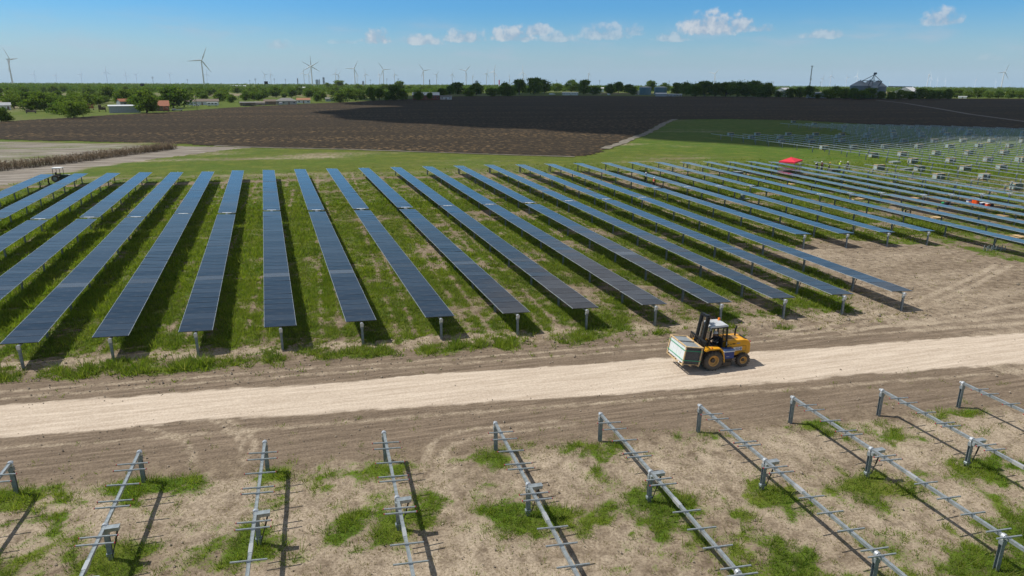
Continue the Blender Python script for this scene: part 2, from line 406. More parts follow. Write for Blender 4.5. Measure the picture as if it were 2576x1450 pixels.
def masks(x, y):
    """where grass, straw, gravel and dark track dirt lie (shares of the ground, world metres)"""
    x = np.asarray(x, float); y = np.asarray(y, float); n1 = fbm(x, y, .45, 1, 5, .65); n2 = fbm(x, y, 1.7, 2, 4, .65); n3 = fbm(x, y, .09, 3); n4 = fbm(x * .25, y, .5, 5)
    T, B = yT(x), yB(x)
    # stretched noise along the road
    al = fbm(x * .12, (y - T), 1.1, 8)
    g_edge = (al - .5) * .9 + (n2 - .5) * .5
    gravel = ss(-.5, .6, y - B + g_edge) * ss(-.5, .6, T - y + g_edge)
    dark = ss(-5.3, -3.8, y - B + (n1 - .5) * 3) * ss(-5.5, -3.2, T - y + (n1 - .5) * 3) * (1 - gravel)
    dark = dark * (.55 + .6 * al)
    grass = np.zeros_like(x); straw = np.zeros_like(x)
    # rack field on this side
    rk = ss(4.2, 6.0, B - y + (n1 - .5) * 2)
    dx = np.abs((x - RACK_X0 + RACK_P / 2) % RACK_P - RACK_P / 2)
    line = np.exp(-((y - (29.6 - .088 * (x + 13.4))) / .9) ** 2) + 1.0 * np.exp(-((y - (24.0 - .09 * (x + 8.2))) / 1.3) ** 2)
    pt = (1 - ss(.3, 1.9, dx)) * .42
    gr = (n1 - .5) * 1.7 + (n2 - .5) * 1.3 + .12 + line * (.22 + pt)
    gr = gr + .62 * ss(19.5, 14, y) * ss(8, 18, x) + .22 * ss(-4, -12, x) + .16 * ss(21, 16, y)
    grass = np.where(rk > 0, rk * ss(.0, 1.0, gr), grass)
    straw = np.maximum(straw, rk * np.clip(.55 + (n3 - .5) * 1.0 + (n2 - .5) * .9, 0, 1))
    # strip of row ends
    ye = yend(x)
    st = ss(2.6, 4.2, y - T + (n1 - .5) * 2.4)
    left = ss(32, 2, x)
    post = (1 - ss(.4, 2.0, np.abs((x + 18.6 + PITCH / 2) % PITCH - PITCH / 2)))
    ge = .06 + (n1 - .5) * 1.9 + (n2 - .5) * 1.3 + .48 * left * ss(1.6, -1.2, y - ye) + post * .25 * ss(1.5, -1, y - ye) - .35 * ss(18, 45, x)
    grass = np.where((st > 0) & (y < ye + 2), np.maximum(grass, st * ss(.0, .85, ge)), grass)
    straw = np.where((st > 0) & (y < ye + 2), st * np.clip(.35 + (n2 - .5) * 1.2 + .5 * np.exp(-((y - ye - 1.0) / .9) ** 2), 0, 1), straw)
    # between the rows
    aisle = np.mod(x + 18.6, PITCH) / PITCH                    # 0 under a row, .5 mid aisle
    rut = np.exp(-((aisle - .47) / .035) ** 2) + np.exp(-((aisle - .72) / .04) ** 2)
    rut = rut * ss(.32, .58, fbm(x * 2, y * .12, .6, 21))
    patch = fbm(x, y, .16, 31)
    gi = .80 + (n1 - .5) * 1.2 + (n2 - .5) * 1.2 - .60 * rut - .60 * ss(.54, .76, patch) * ss(-10, 16, x) - .12 * ss(10, 40, x)
    inn = ss(.6, 2.4, y - ye + (n2 - .5) * 2.5)
    gi = np.clip(gi, 0, 1)
    grass = np.where(y > ye + .3, inn * gi + (1 - inn) * grass, grass)
    straw = np.where(y > ye + .3, inn * (.05 + .5 * (n3)) + (1 - inn) * straw, straw)
    # track past the far ends, meadow behind
    yf = 131.5 - .05 * (x + 20) - np.where(x > 40, (x - 40) ** 2 * .0035, 0)
    pth = np.exp(-((y - yf + 3.0 + (n3 - .5) * 4) / 1.3) ** 2) * .85 + .45 * np.exp(-((y - yf - 5) / 4) ** 2) * n1
    grass = np.where(y > 110, grass * (1 - pth), grass)
    me = ss(0, 6, y - yf)
    gm = np.clip(.82 + .2 * ss(60, 120, x) + (fbm(x * .3, y, .12, 41) - .5) * 1.3 + (n2 - .5) * .5, 0, 1)
    grass = np.where(me > 0, me * gm * (1 - pth) + (1 - me) * grass, grass)
    straw = np.where(me > 0, me * np.clip(.55 + (n3 - .5), 0, 1) + (1 - me) * straw, straw)
    # bare yard on the right
    br = inpoly(x + (n1 - .5) * 4, y + (n2 - .5) * 3, BARE)
    grass = np.where(br, grass * 0 + ss(.72, .9, n1) * .4, grass); straw = np.where(br, .30 + .7 * (n4 - .35), straw)
    # pale grey worked dirt on the left
    gd = inpoly(x + (n1 - .5) * 3, y + (n2 - .5) * 3, GREY)
    gb = inpoly(x + (n1 - .5) * 3, y + (n2 - .5) * 3, GREENB)
    grass = np.where(gd, np.where(gb, .34 + (n1 - .5) * 1.6, .08 + (n1 - .6) * .6), grass)
    grey = np.where(gd, .75 + (n4 - .5) * .6, 0.0)
    straw = np.where(gd, .2, straw)
    # edge strip of the ploughed field
    # far country: fields and scrub
    fr = ss(330, 480, y)
    f1 = fbm(x, y, .004, 51, 3); f2 = fbm(x, y, .02, 55, 3)
    grass = np.where(fr > 0, fr * np.clip(.72 + (f1 - .5) * 1.3 + (f2 - .5) * .8, 0, 1) + (1 - fr) * grass, grass)
    straw = np.where(fr > 0, fr * np.clip(.5 + (f2 - .5), 0, 1) + (1 - fr) * straw, straw)
    for tr_ in TRACKS:                                          # pale turning tracks pressed into the verge
        dmin = np.full(x.shape, 99.0)
        for (ax_, ay_), (bx_, by_) in zip(tr_[:-1], tr_[1:]):
            L2 = (bx_ - ax_) ** 2 + (by_ - ay_) ** 2 + 1e-9; u_ = np.clip(((x - ax_) * (bx_ - ax_) + (y - ay_) * (by_ - ay_)) / L2, 0, 1)
            dmin = np.minimum(dmin, np.hypot(x - ax_ - u_ * (bx_ - ax_), y - ay_ - u_ * (by_ - ay_)))
        e_ = np.exp(-(dmin / .2) ** 2); straw = straw + e_ * .7; dark = dark * (1 - .6 * e_); grass = grass * (1 - .8 * e_)
    lush = np.clip(.5 + (n3 - .5) * 1.2 + (n1 - .5) * .6 + .3 * ss(0, -20, x) * ss(yend(0), 60, y) - .35 * me + .8 * me * ss(60, 120, x), 0, 1)
    lush = np.where(fr > .3, .55, lush)
    return dict(grass=np.clip(grass, 0, 1), straw=np.clip(straw, 0, 1), gravel=np.clip(gravel, 0, 1), dark=np.clip(dark, 0, 1), grey=np.clip(grey, 0, 1), lush=lush)

# ------------------------------------------------------------------ terrain material (shared by ground, verges and road)
def terrain_material():
    m = bpy.data.materials.new('earth_grass_and_gravel'); m.use_nodes = True
    nt = m.node_tree; b = nt.nodes['Principled BSDF']
    g = mk(nt, 'ShaderNodeNewGeometry').outputs['Position']
    A = lambda nme: mk(nt, 'ShaderNodeAttribute', attribute_name=nme).outputs['Fac']
    N = lambda sc, det=6.0, rgh=.6, v=g: mk(nt, 'ShaderNodeTexNoise', {'Vector': v, 'Scale': sc, 'Detail': det, 'Roughness': rgh}).outputs[0]
    rang = math.atan(ROADT[0])
    gm = mk(nt, 'ShaderNodeMapping', {0: g, 2: (0, 0, -rang), 3: (.06, 1.0, 1.0)}).outputs[0]
    fine_, mid, big = N(9.0, 8), N(1.6), N(.25)
    streak = N(3.6, 8, .7, gm)
    dirt = mixc(nt, sstep(nt, mth(nt, 'ADD', mth(nt, 'MULTIPLY', mid, .5), mth(nt, 'MULTIPLY', fine_, .5)), .35, .68), (.120, .090, .062), (.275, .215, .150))
    dk = mixc(nt, sstep(nt, mth(nt, 'ADD', mth(nt, 'MULTIPLY', streak, .7), mth(nt, 'MULTIPLY', fine_, .3)), .38, .68), (.115, .086, .061), (.275, .212, .154))
    c = mixc(nt, A('dark'), dirt, dk)
    strawc = mixc(nt, sstep(nt, mth(nt, 'ADD', mth(nt, 'MULTIPLY', fine_, .45), mth(nt, 'ADD', mth(nt, 'MULTIPLY', N(26.0, 4), .3), mth(nt, 'MULTIPLY', N(.55, 5), .3))), .40, .66), (.20, .155, .108), (.50, .415, .31))
    c = mixc(nt, mth(nt, 'MULTIPLY', sstep(nt, mth(nt, 'ADD', A('straw'), mth(nt, 'MULTIPLY', mth(nt, 'SUBTRACT', mid, .5), 1.0)), .15, .8), .85), c, strawc)
    greyc = mixc(nt, sstep(nt, N(1.0, 7, .65, mk(nt, 'ShaderNodeMapping', {0: g, 2: (0, 0, -R(52)), 3: (.07, .8, 1.0)}).outputs[0]), .38, .66), (.115, .10, .082), (.40, .37, .33))
    c = mixc(nt, A('grey'), c, greyc)
    gravc = mixc(nt, sstep(nt, mth(nt, 'ADD', mth(nt, 'MULTIPLY', streak, .6), mth(nt, 'MULTIPLY', fine_, .4)), .36, .66), (.41, .33, .252), (.63, .535, .43))
    c = mixc(nt, sstep(nt, mth(nt, 'ADD', A('gravel'), mth(nt, 'MULTIPLY', mth(nt, 'SUBTRACT', streak, .5), .7)), .25, .75), c, gravc)
    gl = mixc(nt, A('lush'), (.122, .156, .018), (.074, .158, .010))
    gd = mixc(nt, sstep(nt, mth(nt, 'ADD', mth(nt, 'MULTIPLY', fine_, .6), mth(nt, 'MULTIPLY', mid, .4)), .36, .64), (.045, .062, .009), gl)
    gd = mixc(nt, mth(nt, 'MULTIPLY', sstep(nt, big, .42, .72), .45), gd, (.185, .185, .035))
    gf = sstep(nt, mth(nt, 'ADD', A('grass'), mth(nt, 'MULTIPLY', mth(nt, 'SUBTRACT', mth(nt, 'ADD', mth(nt, 'MULTIPLY', mid, .5), mth(nt, 'MULTIPLY', fine_, .5)), .5), 2.2)), .28, .78)
    c = mixc(nt, gf, c, gd)
    nt.links.new(c, b.inputs['Base Color'])
    b.inputs['Roughness'].default_value = .95; b.inputs['Specular IOR Level'].default_value = .15
    h = mth(nt, 'ADD', mth(nt, 'MULTIPLY', fine_, 1.0), mth(nt, 'MULTIPLY', streak, .6))
    bp = mk(nt, 'ShaderNodeBump', {'Strength': .55, 'Distance': .07, 'Height': h})
    nt.links.new(bp.outputs[0], b.inputs['Normal'])
    return m
M['terrain'] = terrain_material()

def grid_mesh(name, X, Y, keep, z, material, attrs=True):
    """a sheet from 2-D coordinate arrays"""
    n, mcol = X.shape
    idx = np.arange(n * mcol).reshape(n, mcol)
    f = np.stack([idx[:-1, :-1], idx[:-1, 1:], idx[1:, 1:], idx[1:, :-1]], -1).reshape(-1, 4)
    cx = X.reshape(-1)[f].mean(1); cy = Y.reshape(-1)[f].mean(1)
    k = keep(cx, cy); f = f[k]
    used = np.unique(f); remap = -np.ones(n * mcol, np.int64); remap[used] = np.arange(len(used)); f = remap[f]
    x = X.reshape(-1)[used]; y = Y.reshape(-1)[used]
    zz = z(x, y) if callable(z) else np.full(len(x), z)
    me = bpy.data.meshes.new(name)
    me.vertices.add(len(x)); me.vertices.foreach_set('co', np.stack([x, y, zz], -1).astype(np.float32).ravel())
    me.loops.add(f.size); me.loops.foreach_set('vertex_index', f.astype(np.int32).ravel())
    me.polygons.add(len(f)); me.polygons.foreach_set('loop_start', np.arange(0, f.size, 4, dtype=np.int32))
    me.polygons.foreach_set('loop_total', np.full(len(f), 4, np.int32))
    me.update(calc_edges=True)
    if attrs:
        for nme, v in masks(x, y).items():
            at = me.attributes.new(nme, 'FLOAT', 'POINT'); at.data.foreach_set('value', v.astype(np.float32))
    me.materials.append(material)
    me.polygons.foreach_set('use_smooth', [True] * len(f))
    return link(name, me)

def relief(x, y):
    nr = ss(.3, 3.5, np.abs(y - (yT(x) + yB(x)) / 2) - 2.6)
    return (fbm(x, y, .5, 61) - .5) * .10 * ss(150, 100, y) * nr - .02
xs = np.concatenate([-np.geomspace(40, 7000, 60)[::-1], np.arange(-38, 62, .3), np.geomspace(62.4, 200, 150), np.geomspace(206, 9000, 50)])
ys = np.concatenate([np.linspace(-60, 9, 12), np.arange(10, 62, .28), np.arange(62, 135, .45), np.geomspace(136, 330, 130), np.geomspace(338, 6500, 70)])
X, Y = np.meshgrid(xs, ys)
RADIUS = 5600.0
ground = grid_mesh('ground', X, Y, lambda x, y: x * x + y * y < RADIUS ** 2, relief, M['terrain'])
tag(ground, kind='structure')
# the gravel road: its own sheet, with soft worn edges
s_ = np.arange(-70, 110, .3); t_ = np.linspace(-.16, 1.16, 34)
Sg, Tg = np.meshgrid(s_, t_)
Yr = yB(Sg) + (yT(Sg) - yB(Sg)) * Tg
road = grid_mesh('gravel_road', Sg, Yr, lambda x, y: x == x, lambda x, y: -.016 + .07 * np.sin(np.clip((y - yB(x)) / (yT(x) - yB(x)), 0, 1) * math.pi), M['terrain'])
tag(road, kind='structure')

# ploughed field
def plough_material():
    m = bpy.data.materials.new('dark_ploughed_soil'); m.use_nodes = True
    nt = m.node_tree; b = nt.nodes['Principled BSDF']
    g = mk(nt, 'ShaderNodeNewGeometry').outputs['Position']
    N = lambda sc, mp=None, det=5.0: mk(nt, 'ShaderNodeTexNoise', {'Vector': g if mp is None else mk(nt, 'ShaderNodeMapping', {0: g, 2: (0, 0, R(10)), 3: mp}).outputs[0], 'Scale': sc, 'Detail': det, 'Roughness': .65}).outputs[0]
    soil = mixc(nt, sstep(nt, N(.5), .35, .65), (.024, .019, .013), (.043, .033, .022))
    speck = sstep(nt, N(1.1, (.6, .35, 1)), .50, .64)
    band_ = sstep(nt, N(.045, (.12, 1, 1), 3.0), .42, .60)
    c = mixc(nt, mth(nt, 'MULTIPLY', mth(nt, 'ADD', mth(nt, 'MULTIPLY', band_, .85), .30), speck), soil, (.16, .108, .056))
    nt.links.new(c, b.inputs['Base Color'])
    b.inputs['Roughness'].default_value = 1.0; b.inputs['Specular IOR Level'].default_value = .1
    bp = mk(nt, 'ShaderNodeBump', {'Strength': .7, 'Distance': .25, 'Height': N(.9, (.3, 1.0, 1))})
    nt.links.new(bp.outputs[0], b.inputs['Normal'])
    return m
M['plough'] = plough_material()
px_ = np.array([p[0] for p in PLOUGH]); py_ = np.array([p[1] for p in PLOUGH])
gx = np.concatenate([np.arange(-140, 260, 2.0), np.geomspace(262, px_.max() + 5, 90)]); gy = np.concatenate([np.arange(145, 330, 1.6), np.geomspace(332, py_.max() + 10, 110)])
X, Y = np.meshgrid(gx, gy)
plough = grid_mesh('ploughed_field', X, Y, lambda x, y: inpoly(x + (vnoise(x, y, .2, 71) - .5) * 2, y + (vnoise(x, y, .25, 72) - .5) * 2, PLOUGH), lambda x, y: .07 + (fbm(x, y, .3, 77) - .5) * .12, M['plough'], attrs=False)
tag(plough, kind='structure')
# farm track across the dark field on the right
tk = [S(*p)[:2] for p in [(2285, 262), (2360, 270), (2440, 283), (2530, 299), (2671, 318), (2800, 334)]]
mb = MB()
for (a, b) in zip(tk[:-1], tk[1:]):
    d = (b - a) / np.linalg.norm(b - a); nrm = np.array([-d[1], d[0]]) * 1.6
    mb.add([(*(a - nrm), .16), (*(a + nrm), .16), (*(b + nrm), .16), (*(b - nrm), .16)], [(3, 2, 1, 0)])
M['track'] = mat('dry_track_dirt', (.16, .14, .12), .95, 0, .3, .4)
tag(mb.build('farm_track', M['track']), kind='structure')
# pale margins of the ploughed field
M['margin'] = mat('pale_field_margin', (.17, .15, .115), .95, 0, .35, .5)
def ribbon(name, pts, w, z):
    mb = MB(); L = []
    pts = [np.array(p) for p in pts]; dense = []
    for a, b in zip(pts[:-1], pts[1:]):
        n = max(2, int(np.linalg.norm(b - a) / 2)); dense += [a + (b - a) * t / n for t in range(n)]
    dense.append(pts[-1])
    for i, p in enumerate(dense):
        d = dense[min(i + 1, len(dense) - 1)] - dense[max(i - 1, 0)]; d = d / (np.linalg.norm(d) + 1e-9); nn = np.array([-d[1], d[0]])
        wl_ = w * (.35 + .9 * float(vnoise(p[0], p[1], .22, 81))); wr_ = w * (.35 + .9 * float(vnoise(p[0], p[1], .27, 83)))
        L.append((p - nn * wl_, p + nn * wr_))
    for (a, b), (c, d) in zip(L[:-1], L[1:]): mb.add([(*a, z), (*b, z), (*d, z), (*c, z)], [(3, 2, 1, 0)])
    return tag(mb.build(name, M['margin']), kind='structure')
ribbon('field_margin', [S(*p)[:2] for p in [(560, 381), (650, 385), (900, 390.5), (1200, 401), (1350, 406), (1500, 410)]], 0.8, .10)
ribbon('field_margin', [S(*p)[:2] for p in [(1580, 389), (1640, 366), (1690, 347), (1735, 322), (1760, 312)]], 1.6, .10)
# ------------------------------------------------------------------ solar rows
MOD_W, MOD_D = 2.0, 1.245
TILT = R(3.0)                                   # right-hand edge lower
def module_mesh(gm, name):
    mb = MB()
    x, y = MOD_W / 2, MOD_D / 2 - .02; f = .02; g_ = .003; t = .018
    mb.mi = 0
    mb.add([(-x + f, -y + g_, t), (x - f, -y + g_, t), (x - f, y - g_, t), (-x + f, y - g_, t)], [(0, 1, 2, 3)])
    mb.mi = 1
    o = [(-x, -y), (x, -y), (x, y), (-x, y)]; i = [(-x + f, -y + g_), (x - f, -y + g_), (x - f, y - g_), (-x + f, y - g_)]
    vs = [(*p, t) for p in o] + [(*p, t) for p in i] + [(*p, -t) for p in o]
    mb.add(vs, [(a, (a + 1) % 4, 4 + (a + 1) % 4, 4 + a) for a in (1, 3)] + [(a, 8 + a, 8 + (a + 1) % 4, (a + 1) % 4) for a in (1, 3)])
    mb.mi = 2; mb.add(vs, [(a, (a + 1) % 4, 4 + (a + 1) % 4, 4 + a) for a in (0, 2)] + [(a, 8 + a, 8 + (a + 1) % 4, (a + 1) % 4) for a in (0, 2)] + [(8, 11, 10, 9)])
    return mb.mesh(name, [M[gm], M['alu'], M['black']])
ME_MOD = module_mesh('glass', 'solar_module'); ME_MOD2 = module_mesh('glassdusty', 'pale_solar_module')
def post_mesh(h, w=.15, d=.11, fl=.012):
    mb = MB()                                   # I-section driven pile
    mb.box((0, -d / 2, h / 2 - .15), (w, fl, h + .3)); mb.box((0, d / 2, h / 2 - .15), (w, fl, h + .3)); mb.box((0, 0, h / 2 - .15), (fl, d - fl, h + .3))
    mb.box((0, 0, h - .12), (w * 1.25, d * 1.35, .18))
    return mb.mesh('post', M['galvdull'])
ME_POST = post_mesh(AX - .10)
def bearing_mesh():
    mb = MB(); mb.cyl((0, -.06, 0), (0, .06, 0), .115, n=16); mb.box((0, 0, -.12), (.2, .10, .12), ch=.01)
    mb.cyl((0, -.075, 0), (0, .075, 0), .075, n=12)
    return mb.mesh('bearing', M['alu'])
ME_BEAR = bearing_mesh()
def drive_mesh():
    mb = MB(); mb.cyl((0, -.16, 0), (0, .16, 0), .16, n=18); mb.box((.16, 0, -.13), (.42, .2, .2), ch=.02); mb.cyl((.3, 0, -.13), (.52, 0, -.13), .06, n=10)
    mb.box((0, 0, .135), (1.05, .20, .05)); mb.box((0, 0, .10), (1.9, .05, .04))
    return mb.mesh('drive_unit', M['white'])
ME_DRIVE = drive_mesh()
def damper_mesh():
    mb = MB(); mb.cyl((.42, 0, 1.28), (.26, 0, .70), .032, n=8); mb.cyl((.26, 0, .72), (.10, 0, .22), .02, n=8); return mb.mesh('damper', M['black'])
ME_DAMP = damper_mesh()

def row_label(k):
    if k <= 8:
        if k < -4: return nth(k + 9) + ' solar panel row from the left, near end beyond the photo edge'
        return nth(k + 5) + ' of thirteen panel rows ending at the dirt road, counted from left'
    if k <= 12: return nth(k - 8) + ' of four shorter panel rows ending at the bare yard'
    if k <= 17: return nth(k - 12) + ' panel row behind the bare yard, counted towards the red canopy'
    return 'panel row by the workers with bare tube at its far part, ' + ('nearer' if k == 18 else 'farther') + ' one'
GP = {-8: (-40, 551), -7: (64, 547), -6: (175, 549), -5: (293, 545), -4: (411, 544), -3: (527, 536), -2: (655, 533), -1: (752, 527), 0: (854, 527), 1: (962, 524), 2: (1068, 521), 3: (1172, 517), 4: (1271, 514), 5: (1366, 510), 6: (1455, 506), 7: (1540, 502), 8: (1622, 498)}
for i, a in enumerate([(1505, 1437), (1815, 1430), (2110, 1423), (2405, 1420)]): GP[9 + i] = ((1300 + a[0] / 3.68) / 1.0369, (100 + a[1] / 3.68) / 1.0369)
for i, a in enumerate([(740, 422), (1010, 415), (1280, 412), (1650, 430), (1890, 425), (2150, 422), (2400, 415)]): GP[13 + i] = ((1900 + a[0] / 3.296) / 1.0369, (380 + a[1] / 3.296) / 1.0369)
for (k, n, fpt) in ROWS:
    if k < -8: continue
    d = fpt - n; L = float(np.hypot(*d)); d = d / L; ang = math.atan2(-d[0], d[1])
    root = thing('solar_panel_row', (n[0], n[1], 0), ang, row_label(k), 'solar panel row', 'rows of solar panels')
    def wp(t): return n + d * t
    def vis(t, m=90): p = wp(t); return inview(p[0], p[1], 1.2, m)
    ts = [t for t in np.arange(0, L, .5) if vis(t, 160)]
    if not ts: bpy.data.objects.remove(root); continue
    t0, t1 = ts[0], ts[-1] + .5
    # tube
    mb = MB(); mb.bar((0, max(0, t0 - 1) - (0.12 if t0 < .2 else 0), AX), (0, t1, AX), .12)
    mb.build('torque_tube', M['galv'], root)
    tg = L * .505
    tg = float(np.dot(P(*GP[k], 1.5)[:2] - n, d))
    # posts
    spans = [0.0, 5.3]
    while spans[-1] < L - 7: spans.append(spans[-1] + 6.35)
    spans.append(L - .6)
    ig = int(np.argmin([abs(q - tg) for q in spans])); spans[ig] = tg
    for i, t in enumerate(spans):
        if not vis(t, 120): continue
        pm = link('post', ME_POST, root, (0, t, 0))
        link('bearing', ME_BEAR, pm, (0, -.02 if i else -.10, AX))
        if i in (1, len(spans) - 2, ig): link('damper', ME_DAMP, root, (0, t + .08, 0))
    if vis(tg): link('drive_unit', ME_DRIVE, root, (0, tg, AX + .02), (0, TILT, 0))
    # modules
    tmin = .15 if k not in (18, 19) else .15
    tmax = L + 0.05
    if k == 18: tmax = L - 12.0
    if k == 19: tmax = L - 19.0
    special = {int((58 - .2 * (k + 2) - n[1]) / 1.25)} if k < 10 else {int(L * .23)}
    cnt = 0; t = tmin + MOD_D / 2; j = 0
    while t < tmax - MOD_D / 2:
        if abs(t - tg) < MOD_D / 2 + .14:
            t = tg + .16 + MOD_D / 2; continue
        if vis(t, 70) and cnt < 100:
            rr = random.Random(k * 1000 + j)
            o = link('solar_module', ME_MOD2 if (j in special or rr.random() < .012) else ME_MOD, root, (0, t, AX + .135), (R(rr.gauss(0, .26)), TILT + R(rr.gauss(0, .32)), 0)); cnt += 1
        t += MOD_D; j += 1

# ------------------------------------------------------------------ bare racks on this side of the road
RTOP = 1.40
RTILT = R(4.4)
def rail_mesh():
    mb = MB(); w = 1.17; mb.box((0, 0, .0), (w, .05, .045)); mb.box((0, 0, -.03), (.16, .075, .05))
    return mb.mesh('cross_rail', M['galv'])
def cap_mesh():
    mb = MB(); mb.box((0, 0, 0), (.04, .058, .052), ch=.008); return mb.mesh('end_cap', M['red_cap'])
ME_RAIL, ME_CAP = rail_mesh(), cap_mesh()
ME_RPOST = post_mesh(RTOP - .10, .17, .12)
def box_mesh():
    mb = MB(); mb.box((.24, 0, -.06), (.54, .20, .14), ch=.012); mb.box((.24, 0, .02), (.56, .24, .02)); mb.box((.02, 0, -.17), (.22, .12, .16))
    return mb.mesh('damper_bracket', M['galv'])
ME_BOX = box_mesh()
def rack_foot():
    mb = MB(); mb.box((0, 0, .22), (.24, .17, .12), ch=.01); return mb.mesh('damper_foot', M['galv'])
ME_FOOT = rack_foot()
ENDS = [(25, 1168), (350, 1140), (666, 1115), (966, 1091), (1247, 1067), (1512, 1044), (1762, 1023), (1996, 1002), (2220, 984), (2423, 965)]
SECOND = [None, (283, 1320), (655, 1283), (1005, 1247), (1333, 1213), (1636, 1183), (1920, 1153), (2186, 1123), (2427, 1095)]
RAILS = [1.05, 1.62, 2.72, 3.80, 4.18, 6.02, 6.42, 8.20, 9.27, 10.32, 11.38, 11.75, 13.2, 14.3, 15.4, 16.0]
def add_rack(e, idx, lab):
    root = thing('tracker_rack', (e[0], e[1], 0), R(.25), lab, 'solar rack', 'bare racks in the foreground')
    Lr = 18.0
    mb = MB(); mb.bar((0, .14, RTOP), (0, -Lr, RTOP), .11); 
    mb.bar((-.055, .14, RTOP + .058), (-.055, -Lr, RTOP + .058), .012); mb.bar((.055, .14, RTOP + .058), (.055, -Lr, RTOP + .058), .012)
    mb.build('torque_tube', M['galv'], root)
    mb = MB(); mb.bar((0, -7.25, RTOP + .004), (0, -7.75, RTOP + .004), .14); mb.build('tube_splice', M['alu'], root)
    mb = MB(); mb.cyl((0, .12, RTOP), (0, .17, RTOP), .075, n=12); mb.build('tube_end_cap', M['alu'], root)
    for i, t in enumerate((0, 5.28, 11.55, 17.6)):
        pm = link('post', ME_RPOST, root, (0, -t, 0)); link('bearing', ME_BEAR, pm, (0, 0, RTOP))
        if i == 1:
            link('damper_bracket', ME_BOX, root, (0, -t - .17, RTOP + .03)); link('damper', ME_DAMP, root, (0, -t - .12, 0)); link('damper_foot', ME_FOOT, root, (0, -t, 0))
    for j, t in enumerate(RAILS):
        jj = t + random.uniform(-.06, .06)
        r = link('cross_rail', ME_RAIL, root, (0, -jj, RTOP + .10), (0, RTILT + R(random.uniform(-.5, .5)), R(random.uniform(-.6, .6))))
        if t < 7:
            for s in (-1, 1): link('end_cap', ME_CAP, r, (s * .60, 0, 0))
for i, e in enumerate(ENDS):
    q = P(*e, RTOP); lab = ('leftmost bare steel tracker rack, cut by the left edge' if i == 0 else nth(i + 1) + ' bare steel tracker rack from the left in the foreground, on patchy straw')
    add_rack(q, i, lab)
add_rack((36.9, 25.35, 0), 10, 'rightmost bare steel tracker rack, just its rails by the right edge')

# ------------------------------------------------------------------ racks without panels behind the array
ME_FPOST = post_mesh(1.28, .16, .13)
def fbear():
    mb = MB(); mb.box((0, 0, 0), (.2, .16, .2), ch=.03); return mb.mesh('bearing', M['alu'])
ME_FB = fbear()
def far_tip(x):
    return float(np.interp(x, [84, 100, 116, 117, 123, 150, 165, 182, 183, 210, 236, 262, 300], [117, 116, 114, 202, 200, 191, 187, 215, 250, 240, 226, 196, 170]))
fxs = np.concatenate([np.arange(101.2, 117, 4.8), np.arange(122.2, 262, 4.75)])
k = 0
for x in fxs:
    y1 = far_tip(x)
    ysn = [y for y in np.arange(40, y1, .5) if inview(x, y, .7, 40)]
    if len(ysn) < 8: continue
    y0 = ysn[0] - 1.5; k += 1
    root = thing('tracker_rack', (x, y1, 0), R(random.uniform(-.15, .15)), nth(k) + ' bare tube row behind the panels, counted rightward from the red canopy', 'solar rack', 'empty racks around the crates')
    mb = MB(); 
    gap = {}
    yy = 0.0
    seg = [(.0, -(y1 - y0))]
    mb.bar((0, .3, 1.36), (0, -(y1 - y0), 1.36), .12)
    for t in np.arange(1.2, y1 - y0, 1.24):                     # module clamps along the tube
        if random.random() < .8: mb.box((0, -t, 1.46), (.26, .07, .05))
    mb.build('torque_tube', M['galv'], root)
    t = random.uniform(.1, 5.9)
    while t < y1 - y0:
        pm = link('post', ME_FPOST, root, (0, -t, 0)); link('bearing', ME_FB, pm, (0, 0, 1.37)); t += 6.15

# ------------------------------------------------------------------ crates of modules
def crate_parts(root, far=False, w=2.12, d=1.16, h=1.02):
    sm = M['stackpale'] if far else M['stack']
    """local x = long side"""
    z0 = .13
    mb = MB()
    for y in (-d / 2 + .06, 0, d / 2 - .06): mb.box((0, y, .03), (w, .10, .03))
    for x in np.linspace(-w / 2 + .08, w / 2 - .08, 3):
        mb.box((x, 0, .115), (.14, d, .024))
        if not far:
            for y in (-d / 2 + .06, 0, d / 2 - .06): mb.box((x, y, .074), (.12, .1, .058))
    mb.build('pallet', M['wood'], root)
    mb = MB(); zt = z0 + h; e = .035
    for sx_ in (-1, 1):
        for sy_ in (-1, 1):
            mb.box((sx_ * (w / 2 - e), sy_ * (d / 2 - e), z0 + h / 2), (.07, .07, h))
    for sy_ in (-1, 1): mb.box((0, sy_ * (d / 2 - .03), zt + .025), (w + .02, .09, .05))
    for sx_ in (-1, 1): mb.box((sx_ * (w / 2 - .03), 0, zt + .026), (.09, d - .13, .048))
    if far: mb.box((-w / 2 + .12, 0, zt + .06), (.30, d + .03, .03))
    mb.build('timber_frame', M['wood'], root)
    mb = MB(); mb.mi = 0; mb.box((0, 0, z0 + h / 2), (w - .16, d - .16, h - .02))
    mb.mi = 1
    for i in range(9 if far else 28):
        n_ = 9 if far else 28
        zz = z0 + .03 + (h - .06) * (i + .5) / n_
        mb.box((0, 0, zz), (w - .145, d - .145, (h - .06) / n_ * .62))
    mb.mi = 2; mb.box((0, 0, zt - .005), (w - .17, d - .17, .02))
    mb.build('module_stack', [M['blackplastic'], sm, M['greytop']], root)
    return zt
def straps(root, w, d, h, z0=.13):
    mb = MB()
    for zz in (z0 + .22 * h, z0 + .80 * h):
        for s in (-1, 1):
            mb.box((0, s * (d / 2 + .004), zz), (w + .02, .006, .035)); mb.box((s * (w / 2 + .004), 0, zz), (.006, d + .02, .035))
    return mb.build('strap', M['strap'], root)
def end_wrap(root, x, d, h, z0=.13, W=.006, m='wrapgrey'):
    mb = MB()
    for i in range(3):
        y = (i - 1) * (d - .2) / 3; mb.box((x, y, z0 + h / 2), (W * 2, (d - .2) / 3 - .02, h - .06))
    return mb.build('wrapping', M[m], root)
